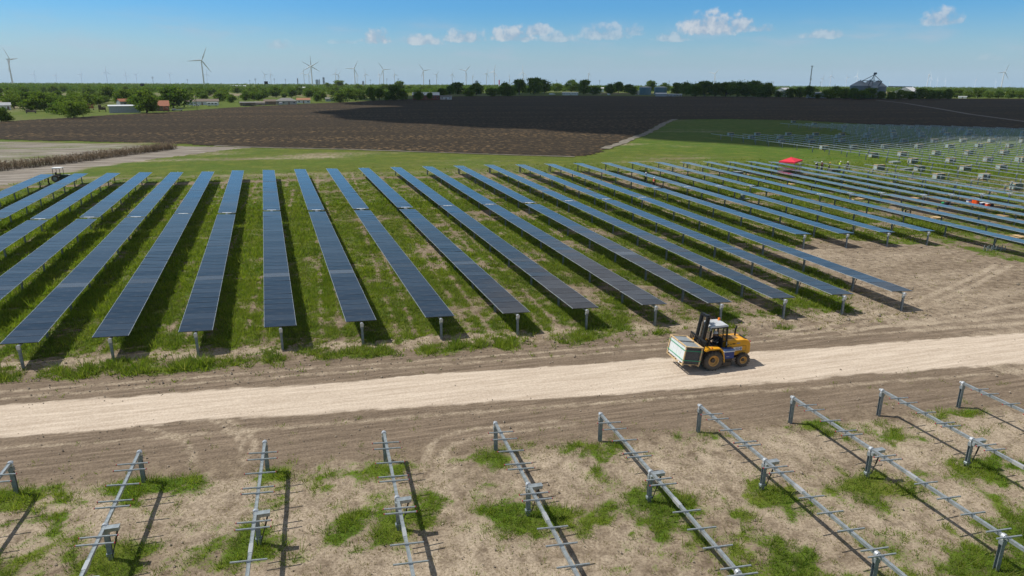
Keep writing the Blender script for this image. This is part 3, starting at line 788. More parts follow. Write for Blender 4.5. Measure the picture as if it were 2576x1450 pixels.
proto = thing('module_crate', (0, 0, -50)); crate_parts(proto, True); end_wrap(proto, -1.05, 1.14, 1.0); straps(proto, 2.12, 1.16, 1.02)
def copy_tree(o, parent=None):
    c = o.copy(); COL.objects.link(c)
    if parent: c.parent = parent
    for ch in list(o.children): copy_tree(ch, c)
    return c
def zf(ox, oy): return lambda x, y: (ox + x / 7.576, oy + y / 7.576)
za, zb, zc_ = zf(2000, 310), zf(2331, 310), zf(1830, 310)
CR = [zc_(560, 365), zc_(970, 425), zc_(1085, 365), zc_(1565, 515), zc_(1540, 425), zc_(1700, 360), zc_(2160, 515), zc_(2130, 420), zc_(2240, 365),
      za(1110, 640), za(1690, 625), za(2090, 795), za(1470, 500), za(1400, 410), za(1470, 375), za(1950, 410), za(1985, 360), za(2130, 505), za(2320, 615), za(2500, 410), za(2490, 370),
      za(515, 110), za(930, 155), za(1520, 210), za(2050, 260), za(2200, 1045), za(2480, 300),
      zb(150, 775), zb(360, 910), zb(490, 1070), zb(870, 1230), zb(190, 500), zb(480, 610), zb(830, 755), zb(1110, 905), zb(1400, 1065), zb(1770, 1230),
      zb(540, 405), zb(540, 350), zb(790, 500), zb(1090, 610), zb(1470, 745), zb(1850, 885), zb(2110, 1040), zb(1100, 430), zb(1040, 365), zb(1360, 500), zb(1670, 600), zb(2180, 740), zb(2550, 885), zb(950, 315), zb(1000, 270),
      zb(1600, 410), zb(1460, 360), zb(1480, 300), zb(1920, 500), zb(2280, 600), zb(2050, 410), zb(1890, 355), zb(2540, 510), zb(2540, 405), zb(1880, 300), zb(460, 290), zb(660, 230), zb(1330, 260), zb(2560, 320), zb(2400, 1436), zb(330, 225), zb(2480, 880)]
CR = sorted(CR, key=lambda p: p[0])
for i, p in enumerate(CR):
    q = S(p[0], p[1] - 3)
    c = proto if i == 0 else copy_tree(proto)
    x = q[0]; base = 122.2 if x > 117 else 101.2; pt = 4.75
    c.scale = (.92,) * 3; c.location = (q[0] + .5, q[1] + .35, .02); c.rotation_euler = (0, 0, R(random.uniform(-3, 3)))
    tag(c, nth(i + 1) + ' timber framed module crate from the left among the empty racks', 'crate', 'crates of modules between the empty racks')

# ------------------------------------------------------------------ forklift with its load
FK0 = S(1855.5, 965.5)
_r2 = S(1938.5, 957.5)
FANG = math.atan2(FK0[1] - _r2[1], FK0[0] - _r2[0])
FZ = .045
fk = thing('forklift', (FK0[0], FK0[1] + .75, FZ), FANG, 'yellow rough terrain forklift carrying a crate along the gravel road', 'forklift')
def wheel(r, w, x, y, lugs):
    prof = [(r * .56, -w * .40), (r * .80, -w * .50), (r * .93, -w * .47), (r * .985, -w * .34), (r, 0), (r * .985, w * .34), (r * .93, w * .47), (r * .80, w * .50), (r * .56, w * .40)]
    mb = MB(); mb.lathe(prof, axis='Y', n=32, cap=False)
    for i in range(lugs):
        for s in (-1, 1):
            t = 2 * math.pi * (i + (.5 if s > 0 else 0)) / lugs
            m = Matrix.Rotation(-t, 3, 'Y') @ Matrix.Rotation(s * R(32), 3, 'Z')
            c = Matrix.Rotation(-t, 3, 'Y') @ Vector((r * 1.0, s * w * .25, 0))
            mb.box(c, (r * .10, w * .52, r * .105), rot=Matrix.Rotation(-t, 3, 'Y') @ Matrix.Rotation(s * R(28), 3, 'X'))
    root = thing_child('wheel', fk, (x, y, r * 1.02))
    mb.build('tyre', M['rubber'], root)
    mb = MB(); s = -1 if y < 0 else 1
    mb.lathe([(r * .58, -w * .38), (r * .60, 0), (r * .58, w * .38)], axis='Y', n=28, cap=False)
    ring = [(r * .58, s * w * .38), (r * .56, s * w * .41), (r * .50, s * w * .36), (r * .44, s * w * .12), (r * .30, s * w * .10), (r * .05, s * w * .10)]
    mb.lathe(ring, axis='Y', n=28, cap=False)
    mb.build('rim', M['yellow'], root)
    mb = MB(); mb.cyl((0, s * w * .08, 0), (0, s * w * .30, 0), r * .26, r * .20, n=16)
    for i in range(8):
        t = i * math.pi / 4; mb.cyl((r * .19 * math.cos(t), s * w * .28, r * .19 * math.sin(t)), (r * .19 * math.cos(t), s * w * .33, r * .19 * math.sin(t)), r * .03, n=6)
    mb.build('hub', M['black'], root)
def thing_child(name, parent, loc, rot=None):
    o = link(name, None, parent, loc, rot); o.empty_display_size = .2; return o
for y in (-.80, .80): wheel(.62, .44, 0, y, 18)
for y in (-.70, .70): wheel(.43, .30, -2.12, y, 16)
# chassis
mb = MB(); mb.box((-.95, 0, .62), (2.7, .78, .34), ch=.04); mb.box((0, 0, .60), (.34, 1.3, .30), ch=.04); mb.box((-2.12, 0, .46), (.22, 1.2, .22), ch=.03)
mb.box((.30, 0, .75), (.34, .9, .6), ch=.03)
mb.build('chassis', M['black'], fk)
# engine hood with sloping rear
mb = MB(); mb.prism([(-.98, .78), (-.98, 1.66), (-1.08, 1.72), (-2.2, 1.70), (-2.52, 1.62), (-2.66, 1.40), (-2.68, .84), (-2.55, .70), (-1.6, .70)], -.58, .58)
hood = mb.build('engine_hood', M['yellow'], fk)
bv = hood.modifiers.new('bevel', 'BEVEL'); bv.width = .05; bv.segments = 3
mb = MB(); mb.box((-1.55, 0, 1.722), (.75, .62, .012)); 
for i in range(9): mb.box((-1.86 + i * .078, 0, 1.732), (.03, .58, .012))
mb.build('hood_grille', mat('rusty_screen', (.30, .19, .09), .8, .2, .3, 8), fk)
mb = MB(); mb.box((-2.40, 0, 1.68), (.20, .72, .015), rot=Matrix.Rotation(R(-16), 3, 'Y')); mb.box((-2.692, 0, 1.15), (.012, .8, .42)); mb.build('rear_vent', M['black'], fk)
mb = MB()
for y in (.585,): mb.box((-1.75, y + .003, 1.30), (1.2, .006, .012)); mb.box((-1.75, y + .003, .98), (1.2, .006, .012)); mb.box((-2.35, y + .003, 1.14), (.012, .006, .33))
mb.build('panel_seam', M['black'], fk)
# decals: white sign with a round blue mark and two short lines of writing, dark maker plate above
mb = MB(); mb.box((-1.78, .590, 1.14), (.60, .012, .22)); sign = mb.build('sign_plate', M['white'], fk)
mb = MB(); mb.cyl((-1.99, .596, 1.14), (-1.99, .602, 1.14), .075, n=18); mb.build('round_mark', M['blue'], sign)
mb = MB(); mb.box((-2.005, .604, 1.14), (.028, .004, .085)); mb.box((-1.975, .604, 1.165), (.045, .004, .02)); mb.build('mark_letter', M['white'], sign)
mb = MB()
for zz, seq in ((1.185, (.03, .05, .04, .05, .03)), (1.10, (.05, .03, .05, .04, .03))):
    x = -1.88
    for w_ in seq: mb.box((x + w_ / 2, .598, zz), (w_ * .8, .006, .05)); x += w_ + .012
mb.build('sign_lettering', M['blue'], sign)
mb = MB(); mb.box((-1.50, .590, 1.48), (.20, .008, .06)); mb.box((-1.30, .590, 1.47), (.12, .008, .03)); mb.box((-1.12, .590, 1.46), (.08, .008, .05)); mb.build('maker_plate', M['black'], fk)
mb = MB(); mb.box((-1.80, .592, 1.50), (.22, .010, .07), ch=.003); mb.build('badge', M['greytop'], fk)
# exhaust
mb = MB(); mb.cyl((-1.98, -.18, 1.68), (-1.98, -.18, 2.12), .055, n=12); mb.cyl((-1.98, -.18, 2.10), (-2.06, -.18, 2.34), .05, n=12); mb.build('exhaust_pipe', M['black'], fk)
# floor, fender, steps
mb = MB(); mb.prism([(.62, 1.30), (.58, 1.40), (.34, 1.46), (-.36, 1.44), (-.52, 1.34), (-.66, 1.02), (-.72, .50), (-.66, .50), (-.58, 1.0), (-.46, 1.27), (-.30, 1.36), (.32, 1.37), (.52, 1.30)], -1.02, -.56); mb.build('fender', M['yellow'], fk)
mb = MB(); mb.prism([(.62, 1.30), (.58, 1.40), (.34, 1.46), (-.36, 1.44), (-.52, 1.34), (-.66, 1.02), (-.72, .50), (-.66, .50), (-.58, 1.0), (-.46, 1.27), (-.30, 1.36), (.32, 1.37), (.52, 1.30)], .56, 1.02); mb.build('fender', M['yellow'], fk)
mb = MB(); mb.box((-.35, 0, .92), (1.25, 1.1, .08)); mb.box((-.93, .76, .36), (.62, .34, .28), ch=.03); mb.box((-.93, .78, .55), (.66, .40, .04)); mb.box((-.95, -.76, .5), (.62, .34, .5), ch=.03)
mb.build('cab_floor', M['black'], fk)
mb = MB(); mb.box((-.93, .935, .62), (.42, .012, .16)); mb.build('warning_plate', mat('worn_yellow_label', (.55, .45, .16), .6), fk)
mb = MB(); mb.box((-.93, .78, .64), (.66, .36, .12)); mb.build('tool_tray', M['black'], fk)
# cab
mb = MB()
cp = {}
for y in (-.56, .56):
    A_, B_, C_, D_ = (.28, y, .96), (.06, y * .92, 2.58), (-.98, y * .92, 2.60), (-1.02, y, .96)
    for a, b in ((A_, B_), (B_, C_), (C_, D_)): mb.bar(a, b, .085, .085)
    mb.bar((-.70, y, .96), (-.74, y * .92, 2.58), .05)
    mb.bar((-.98, y * .96, 1.72), (-.72, y * .96, 1.66), .04)
for x, z in ((.06, 2.58), (-.98, 2.60)): mb.bar((x, -.56, z), (x, .56, z), .08)
mb.build('cab_frame', M['black'], fk)
mb = MB()
for y in np.linspace(-.48, .48, 13): mb.cyl((.27, y, 1.0), (.07, y * .93, 2.55), .011, n=6)
for z in (1.4, 1.8, 2.2): mb.cyl((.28 - (z - .96) * .136, -.52, z), (.28 - (z - .96) * .136, .52, z), .010, n=6)
mb.build('front_guard', M['black'], fk)
mb = MB()
for y in np.linspace(-.48, .48, 9): mb.cyl((-1.01, y, 1.72), (-.985, y * .93, 2.57), .008, n=6)
for z in np.linspace(1.8, 2.5, 6): mb.cyl((-1.0, -.52, z), (-1.0, .52, z), .008, n=6)
mb.build('rear_guard', M['black'], fk)
mb = MB(); prof = [(.16, 2.60), (.12, 2.70), (-.10, 2.745), (-.84, 2.75), (-1.02, 2.71), (-1.06, 2.62)]
mb.prism(prof, -.56, .56)
for y in np.linspace(-.42, .42, 5): mb.box((-.45, y, 2.758), (.86, .05, .024))
rf = mb.build('cab_roof', M['roofgrey'], fk); bv = rf.modifiers.new('bevel', 'BEVEL'); bv.width = .03; bv.segments = 2
mb = MB(); mb.lathe([(.085, 0), (.085, .03), (.07, .035), (.07, .12), (.05, .15), (.01, .16)], c=(-.88, -.35, 2.76), n=16); mb.build('beacon', M['amber'], fk)
# seat, wheel, dash
mb = MB(); mb.box((-.55, 0, 1.10), (.52, .52, .30), ch=.05); mb.box((-.84, 0, 1.50), (.14, .50, .62), ch=.05); mb.box((-.55, .33, 1.32), (.4, .07, .06), ch=.02); mb.box((-.55, -.33, 1.32), (.4, .07, .06), ch=.02)
mb.build('seat', M['blackplastic'], fk)
mb = MB(); mb.box((.12, 0, 1.20), (.22, .8, .5), ch=.04); mb.cyl((.02, 0, 1.38), (-.14, 0, 1.56), .03, n=8); mb.build('dashboard', M['blackplastic'], fk)
def torus(mb, c, R_, r, nrm, n=24, m=8):
    nrm = Vector(nrm).normalized(); u = nrm.orthogonal().normalized(); v = nrm.cross(u); vs = []
    for i in range(n):
        t = 2 * math.pi * i / n; dirv = u * math.cos(t) + v * math.sin(t)
        for j in range(m):
            s = 2 * math.pi * j / m; vs.append(Vector(c) + dirv * (R_ + r * math.cos(s)) + nrm * (r * math.sin(s)))
    return mb.add(vs, [(i * m + j, ((i + 1) % n) * m + j, ((i + 1) % n) * m + (j + 1) % m, i * m + (j + 1) % m) for i in range(n) for j in range(m)])
mb = MB(); torus(mb, (-.14, 0, 1.56), .19, .018, (-.68, 0, .74)); mb.bar((-.14, -.18, 1.56), (-.14, .18, 1.56), .03, .02); mb.build('steering_wheel', M['blackplastic'], fk)
mb = MB(); mb.cyl((.20, .98, 1.42), (.20, .98, 1.55), .045, n=10); mb.build('marker_light', M['amber'], fk)
mb = MB(); mb.box((-.97, .62, 1.55), (.06, .03, .22), ch=.01); mb.build('mirror', M['greytop'], fk)
# mast, tilted back
mast = thing_child('mast', fk, (.72, 0, .42), (0, R(-9), 0))
mb = MB()
for y in (-.42, .42):
    mb.box((0, y, 1.42), (.20, .05, 2.95)); mb.box((.09, y * .88, 1.42), (.03, .12, 2.95)); mb.box((-.09, y * .88, 1.42), (.03, .12, 2.95))
mb.box((0, 0, 2.86), (.17, .78, .10)); mb.box((-.05, 0, .25), (.1, .74, .16)); mb.box((-.09, 0, 1.5), (.04, .74, .1))
mb.build('outer_mast', M['black'], mast)
mb = MB()
for y in (-.29, .29): mb.box((.02, y, 1.46), (.14, .08, 2.98))
mb.box((.02, 0, 2.93), (.16, .58, .07)); mb.box((-.16, .0, 2.90), (.22, .3, .05))
mb.build('inner_mast', M['black'], mast)
mb = MB(); mb.cyl((-.02, -.15, .1), (-.02, -.15, 2.4), .045, n=10); mb.cyl((-.02, .15, .1), (-.02, .15, 2.4), .045, n=10); mb.build('lift_cylinder', mat('chromed_rod', (.45, .42, .36), .4, .5), mast)
mb = MB(); mb.box((.05, -.04, 1.8), (.012, .05, 2.1)); mb.box((.05, .04, 1.8), (.012, .05, 2.1)); mb.build('lift_chain', mat('greasy_chain', (.16, .12, .08), .6, .4), mast)
mb = MB(); mb.box((.02, .30, .75), (.2, .14, .34), ch=.02); mb.build('mast_bracket', M['yellow'], mast)
mb = MB(); mb.box((.13, 0, .22), (.06, 1.75, .10)); mb.box((.13, 0, .62), (.06, 1.75, .10)); mb.box((.13, 0, 1.48), (.07, 1.9, .09))
for y in np.linspace(-.90, .90, 12): mb.box((.13, y, .84), (.045, .045, 1.26))
mb.build('carriage', M['black'], mast)
for y in (-.45, .45):
    mb = MB(); mb.box((.19, y, .25), (.05, .13, .75)); mb.prism([(.17, -.16), (1.35, -.13), (1.35, -.11), (.22, -.08), (.17, -.08)], y - .065, y + .065); mb.build('fork', M['black'], mast)
mb = MB()
for y in (-.08, .08): mb.tube([(-.12, y, .3), (-.16, y, 1.0), (-.14, y, 1.9), (-.04, y, 2.55)], .016, 6)
mb.tube([(-.6, .2, .42), (-.3, .24, .55), (-.12, .2, .6)], .02, 6); mb.build('hydraulic_hose', M['rubber'], mast)
for y in (-.5, .5):
    mb = MB(); mb.cyl((.10, y, 2.50), (.17, y, 2.50), .07, .08, n=12); mb.build('work_light', M['greytop'], fk)
mb = MB(); mb.box((-2.70, .42, 1.50), (.03, .12, .08), ch=.008); mb.build('tail_light', M['red_cap'], fk)
mb = MB(); mb.box((-.62, .57, 1.02), (.5, .02, .10)); mb.build('grab_rail', M['greytop'], fk)
# crate on the forks (its own thing)
tilt = Matrix.Rotation(FANG, 4, 'Z') @ Matrix.Translation((.72, 0, .42)) @ Matrix.Rotation(R(-9), 4, 'Y') @ Matrix.Translation((.85, 0, -.095)) @ Matrix.Rotation(R(90), 4, 'Z')
cw, cd, ch_ = 2.12, 1.16, 1.06
lc = thing('module_crate', (0, 0, 0), 0, 'timber framed crate of modules with white front and green straps, held on the forklift forks', 'crate')
lc.matrix_world = Matrix.Translation(fk.location) @ tilt
crate_parts(lc, False, cw, cd, ch_)
mb = MB(); mb.mi = 0
wN = 4
for i in range(wN):
    x = -cw / 2 + .09 + (cw - .18) * (i + .5) / wN; mb.box((x, -(cd / 2 - .062), .13 + ch_ / 2), ((cw - .18) / wN - .012, .012, ch_ - .05))
mb.build('white_wrapping', M['card'], lc)
straps(lc, cw, cd, ch_)
mb = MB(); mb.box((0, 0, .13 + ch_ + .012), (.06, cd - .16, .02)); mb.box((.0, 0, .13 + ch_ + .052), (.045, cd + .02, .008)); mb.build('top_strap', M['black'], lc)
mb = MB(); mb.box((.62, -cd / 2 - .008, .09), (.16, .01, .07)); mb.build('paper_label', M['white'], lc)
# cool box on the step (its own thing)
cb = thing('cool_box', (0, 0, 0), 0, 'blue cool box with white rim strapped on the forklift step', 'cool box')
cb.matrix_world = Matrix.Translation(fk.location) @ Matrix.Rotation(FANG, 4, 'Z') @ Matrix.Translation((-.98, .80, .70)) @ Matrix.Rotation(math.pi, 4, 'Z')
mb = MB(); mb.box((0, 0, .24), (.70, .40, .46), ch=.03); mb.build('tub', M['blue'], cb)
mb = MB(); mb.box((0, 0, .485), (.75, .44, .075), ch=.012); mb.build('rim', M['white'], cb)
mb = MB(); mb.box((0, 0, .555), (.74, .43, .10), ch=.03); mb.build('lid', M['bluelid'], cb)
mb = MB(); mb.tube([(-.36, -.22, .44), (-.36, -.25, .36), (-.36, .25, .36), (-.36, .22, .44)], .012); mb.build('handle', M['white'], cb)
mb = MB(); mb.box((-.08, -.203, .16), (.20, .006, .05)); mb.build('sticker', M['greytop'], cb)

# ------------------------------------------------------------------ people
def skin_body(name, joints, edges, material, parent, root=0, sub=1):
    me = bpy.data.meshes.new(name); me.from_pydata([j[:3] for j in joints], edges, []); me.materials.append(material)
    o = link(name, me, parent)
    sk = o.modifiers.new('skin', 'SKIN'); sk.use_smooth_shade = True
    if not me.skin_vertices: me.attributes.new('x', 'FLOAT', 'POINT'); me.attributes.remove(me.attributes['x'])
    return o
def set_skin(o, radii, root):
    sv_ = o.data.skin_vertices
    if not sv_:
        bpy.context.view_layer.objects.active = o
    for i, r in enumerate(radii):
        o.data.skin_vertices[0].data[i].radius = (r, r); o.data.skin_vertices[0].data[i].use_root = (i == root)
def loft(mb, pts, n=10):
    """continuous tapered limb through points (x, y, z, r)"""
    base = len(mb.v); vs = []; P_ = [Vector(p[:3]) for p in pts]
    prev = None
    for i, p in enumerate(P_):
        d = (P_[min(i + 1, len(P_) - 1)] - P_[max(i - 1, 0)]).normalized()
        u = d.cross(Vector((0, 1, 0))) if abs(d.y) < .9 else d.cross(Vector((1, 0, 0)))
        u.normalize(); v = d.cross(u).normalized()
        rx = pts[i][3]; ry = pts[i][4] if len(pts[i]) > 4 else rx
        for k_ in range(n):
            t = 2 * math.pi * k_ / n; vs.append(p + u * (rx * math.cos(t)) + v * (ry * math.sin(t)))
    m = len(pts)
    fs = [(a * n + k_, a * n + (k_ + 1) % n, (a + 1) * n + (k_ + 1) % n, (a + 1) * n + k_) for a in range(m - 1) for k_ in range(n)]
    fs += [tuple(range(n - 1, -1, -1)), tuple(range((m - 1) * n, m * n))]
    mb.add(vs, fs)
POSES = {
    # pelvis z, torso lean, shoulders, elbows/wrists (left, right), knees, ankles ; x = forward
    'stand': dict(pel=(0, 0, .95), ch=(.02, 0, 1.40), nk=(.03, 0, 1.53), hd=(.06, 0, 1.66), el=[(.02, .27, 1.15), (.02, -.27, 1.15)], wr=[(.16, .25, .95), (.16, -.25, .95)], kn=[(.03, .11, .50), (.03, -.11, .50)], an=[(-.02, .12, .09), (-.02, -.12, .09)]),
    'reach': dict(pel=(0, 0, .95), ch=(.06, 0, 1.40), nk=(.09, 0, 1.53), hd=(.13, 0, 1.65), el=[(.22, .24, 1.28), (.20, -.26, 1.22)], wr=[(.46, .18, 1.30), (.42, -.16, 1.20)], kn=[(.10, .12, .50), (-.04, -.11, .50)], an=[(.08, .13, .09), (-.14, -.12, .09)]),
    'bend': dict(pel=(-.10, 0, .92), ch=(.26, 0, 1.18), nk=(.37, 0, 1.24), hd=(.48, 0, 1.28), el=[(.36, .22, .92), (.36, -.22, .92)], wr=[(.46, .16, .68), (.46, -.16, .68)], kn=[(.02, .12, .50), (-.02, -.12, .50)], an=[(-.06, .13, .09), (-.14, -.13, .09)]),
    'sit': dict(pel=(0, 0, .10), ch=(-.04, 0, .55), nk=(-.02, 0, .68), hd=(.04, 0, .80), el=[(.14, .27, .38), (.16, -.27, .36)], wr=[(.38, .16, .36), (.38, -.14, .36)], kn=[(.46, .14, .12), (.46, -.14, .12)], an=[(.52, .14, -.30), (.52, -.14, -.30)]),
}
def person(loc, rz, pose, label, vest, trousers, hat, group=None, name='person'):
    q = POSES[pose]; V = Vector
    root = thing('person', loc, rz, label, 'person', group)
    pel, ch, nk, hd = V(q['pel']), V(q['ch']), V(q['nk']), V(q['hd'])
    mb = MB()
    mid = (pel + ch) / 2
    # one continuous body: torso and neck into the head, then arms and legs let into it at the joints
    loft(mb, [(*(pel - V((0, 0, .06))), .13, .16), (*pel, .13, .165), (*mid, .115, .145), (*(ch - (ch - mid) * .2), .13, .175), (*(ch + (nk - ch) * .45), .10, .14), (*nk, .058), (*(nk + (hd - nk) * .35), .056), (*(hd - V((0, 0, .07))), .072), (*hd, .090), (*(hd + V((0, 0, .07))), .085), (*(hd + V((-.01, 0, .115))), .04)], 12)
    mb.box(hd + V((.095, 0, -.01)), (.035, .026, .04), ch=.008)                                 # nose
    for s in (-1, 1): mb.box(hd + V((0, s * .092, 0)), (.035, .018, .06), ch=.006)             # ears
    for i, s in enumerate((1, -1)):
        sh = ch + V((0, s * .185, .03)); e, w = V(q['el'][i]), V(q['wr'][i]); fd = (w - e).normalized()
        loft(mb, [(*(ch + V((0, s * .10, .04))), .07), (*sh, .062), (*((sh + e) / 2), .05), (*e, .042), (*((e + w) / 2), .040), (*w, .029)], 10)
        side = V((0, 1, 0)) - fd * fd.y
        if side.length < .1: side = V((1, 0, 0)) - fd * fd.x
        side.normalize(); nz = fd.cross(side)
        pm = w + fd * .085
        loft(mb, [(*w, .028, .028), (*(w + fd * .04), .018, .040), (*pm, .016, .042)], 8)
        for f_, (o_, l_) in enumerate(((-.030, .062), (-.010, .074), (.010, .070), (.029, .055))):
            b0 = pm + side * o_; b1 = b0 + fd * l_ * .55 + nz * .012; b2 = b1 + fd * l_ * .35 + nz * .03
            loft(mb, [(*b0, .010), (*b1, .009), (*b2, .007)], 6)
        t0_ = w + fd * .03 - side * s * .03; t1_ = t0_ + fd * .035 - side * s * .03 + nz * .012; loft(mb, [(*t0_, .012), (*t1_, .010), (*(t1_ + fd * .03 + nz * .012), .008)], 6)
        hp = pel + V((0, s * .09, -.04)); k_, a = V(q['kn'][i]), V(q['an'][i])
        loft(mb, [(*hp, .10), (*(hp + (k_ - hp) * .4), .085), (*k_, .058), (*(k_ + (a - k_) * .35), .058), (*a, .042)], 10)
    body = smooth(mb.build('body', M['skin'], root))
    mb = MB()
    loft(mb, [(*(pel - V((0, 0, .02))), .145, .18), (*mid, .130, .165), (*(ch - (ch - mid) * .2), .145, .195), (*(ch + (nk - ch) * .5), .115, .16), (*(nk - (nk - ch) * .1), .07)], 14)
    for i, s in enumerate((1, -1)):
        sh = ch + V((0, s * .19, .03)); e, w = V(q['el'][i]), V(q['wr'][i])
        loft(mb, [(*(ch + V((0, s * .12, .04))), .085), (*sh, .078), (*((sh + e) / 2), .064), (*e, .055), (*(e + (w - e) * .9), .045)], 10)
    smooth(mb.build('shirt', M['navy'] if vest != 'hivis_shirt' else M['hivis'], root))
    mb = MB(); vm = {'hivis': M['hivis'], 'hivis_orange': M['hivis_orange'], 'dark': M['navy'], 'hivis_shirt': M['hivis']}[vest]
    loft(mb, [(*(pel + V((0, 0, .05))), .155, .19), (*mid, .142, .178), (*(ch - (ch - mid) * .15), .157, .21), (*(ch + (nk - ch) * .45), .125, .155)], 14)
    smooth(mb.build('vest', vm, root))
    mb = MB(); loft(mb, [(*(mid - (ch - pel) * .10), .150, .186), (*(mid + (ch - pel) * .02), .151, .188)], 14); mb.build('reflective_band', M['straptape'], root)
    mb = MB()
    for i, s in enumerate((1, -1)):
        hp = pel + V((0, s * .09, -.03)); k_, a = V(q['kn'][i]), V(q['an'][i])
        loft(mb, [(*(pel + V((0, s * .05, .02))), .12, .12), (*hp, .112), (*(hp + (k_ - hp) * .4), .10), (*k_, .075), (*(k_ + (a - k_) * .4), .07), (*(a + (k_ - a) * .1), .065)], 10)
    smooth(mb.build('trousers', trousers, root))
    for i in (0, 1):
        a = V(q['an'][i]); mb = MB(); loft(mb, [(*(a + V((-.07, 0, -.03))), .045, .045), (*(a + V((.02, 0, -.03))), .05, .05), (*(a + V((.13, 0, -.05))), .038, .048), (*(a + V((.19, 0, -.06))), .02, .035)], 10); loft(mb, [(*(a + V((-.02, 0, .10))), .055), (*(a + V((-.02, 0, -.04))), .05)], 10); mb.build('boot', M['boot'], root)
    if hat is not None:
        mb = MB(); c = hd + V((0, 0, .045))
        mb.lathe([(.135, 0), (.128, .012), (.118, .03), (.112, .07), (.085, .115), (.04, .138), (.01, .142)], c=tuple(c), n=18); mb.box(c + V((.13, 0, .008)), (.10, .16, .014), ch=.006)
        smooth(mb.build('hard_hat', hat, root))
    return root
dr = person((0, 0, 0), 0, 'sit', 'forklift driver in dark clothes with reflective bands, seated under the cab roof', 'dark', M['navy'], M['hat_white'])
dr.matrix_world = Matrix.Translation(fk.location) @ Matrix.Rotation(FANG, 4, 'Z') @ Matrix.Translation((-.58, 0, 1.19))
for (p, rz, pose, lab, vest, tr, hat) in [
        ((za(985, 1015)), 200, 'bend', 'worker in white helmet bending over, leftmost of the five by the last panels', 'dark', M['jeans'], M['hat_white']),
        ((za(1075, 1020)), 120, 'stand', 'worker in orange vest and white helmet, second of the five by the last panels', 'hivis_orange', M['navy'], M['hat_white']),
        ((za(1220, 1040)), 270, 'reach', 'worker in yellow helmet and yellow vest with dark trousers by the last panels', 'hivis', M['navy'], M['hat_yellow']),
        ((za(1425, 1015)), 300, 'reach', 'worker in all yellow-green jacket and white helmet by the last panels', 'hivis_shirt', M['jeans'], M['hat_white']),
        ((za(1580, 1025)), 20, 'stand', 'worker in dark shirt and white helmet, rightmost of the five by the last panels', 'dark', M['boot'], M['hat_white']),
        ((1300 + 1412 / 3.68, 100 + 1388 / 3.68), 250, 'stand', 'worker in yellow vest and white helmet standing between two panel rows', 'hivis', M['navy'], M['hat_white']),
        ((1300 + 1488 / 3.68, 100 + 1440 / 3.68), 30, 'stand', 'worker half hidden behind a panel row, white helmet and orange vest', 'hivis_orange', M['navy'], M['hat_white']),
        ((1090 / 8.587, 420 + 530 / 8.587), 200, 'bend', 'worker in yellow vest bending down beside the tractor', 'hivis', M['navy'], None)]:
    q = S(*p); person((q[0], q[1], 0), R(rz), pose, lab, vest, tr, hat, 'site workers')
# ------------------------------------------------------------------ red canopy, tractor and things left in the grass
tp = [S(2000 + x / 7.576, 310 + y / 7.576, 2.2) for x, y in ((280, 850), (425, 880), (670, 805))]
ctr = (tp[0] + tp[2]) / 2
ax = (tp[2] - tp[1])[:2]; ta = math.atan2(ax[1], ax[0])
ten = thing('canopy_tent', (ctr[0], ctr[1], 0), ta, 'red pop-up canopy tent on the grass behind the panel rows', 'canopy tent')
hw, hd_ = 2.75, 1.55
mb = MB(); e = .06
mb.add([(-hw, -hd_, 2.2), (hw, -hd_, 2.2), (hw, hd_, 2.2), (-hw, hd_, 2.2), (-.25, -.1, 2.82), (.25, -.1, 2.82), (.25, .1, 2.82), (-.25, .1, 2.82)], [(0, 1, 5, 4), (1, 2, 6, 5), (2, 3, 7, 6), (3, 0, 4, 7), (4, 5, 6, 7)])
mb.add([(-hw, -hd_, 2.2), (hw, -hd_, 2.2), (hw, hd_, 2.2), (-hw, hd_, 2.2), (-hw, -hd_, 1.92), (hw, -hd_, 1.92), (hw, hd_, 1.92), (-hw, hd_, 1.92)], [(0, 4, 5, 1), (1, 5, 6, 2), (2, 6, 7, 3), (3, 7, 4, 0)])
mb.box((0, 0, 2.85), (.5, .3, .05))
cn = mb.build('canopy', M['canvas_red'], ten); sd = cn.modifiers.new('cloth', 'SOLIDIFY'); sd.thickness = .012
for sx_ in (-1, 1):
    for sy_ in (-1, 1):
        mb = MB(); mb.bar((sx_ * (hw - .06), sy_ * (hd_ - .06), 0), (sx_ * (hw - .06), sy_ * (hd_ - .06), 2.18), .04); mb.build('leg', M['galvdull'], ten)

q = S(1380 / 8.587, 420 + 470 / 8.587)
tr = thing('tractor', (q[0], q[1] + .5, 0), R(-8), 'dark tractor with white canopy roof behind the far ends of the left panel rows', 'tractor')
for (x, y, r, w) in ((-.75, .72, .62, .36), (-.75, -.72, .62, .36), (1.15, .62, .42, .26), (1.15, -.62, .42, .26)):
    wroot = thing_child('wheel', tr, (x, y, r))
    mb = MB(); mb.lathe([(r * .55, -w * .4), (r * .85, -w * .5), (r, -w * .3), (r, w * .3), (r * .85, w * .5), (r * .55, w * .4)], axis='Y', n=20, cap=False); mb.build('tyre', M['rubber'], wroot)
    mb = MB(); mb.lathe([(r * .56, -w * .3), (r * .2, -w * .1), (r * .2, w * .1), (r * .56, w * .3)], axis='Y', n=16); mb.build('rim', M['galvdull'], wroot)
M['darkgreen'] = mat('dark_green_paint', (.02, .05, .03), .45, 0, .15)
mb = MB(); mb.prism([(.1, .55), (.1, 1.18), (1.45, 1.10), (1.62, .98), (1.62, .55)], -.36, .36); mb.box((-.4, 0, .72), (1.4, .7, .4), ch=.05); mb.build('body', M['darkgreen'], tr)
mb = MB(); mb.box((.85, 0, 1.15), (1.1, .5, .03)); mb.build('hood_panel', M['roofgrey'], tr)
mb = MB(); mb.box((-.62, 0, 1.02), (.5, .5, .14), ch=.04); mb.box((-.88, 0, 1.32), (.12, .5, .55), ch=.04); mb.build('seat', M['blackplastic'], tr)
mb = MB()
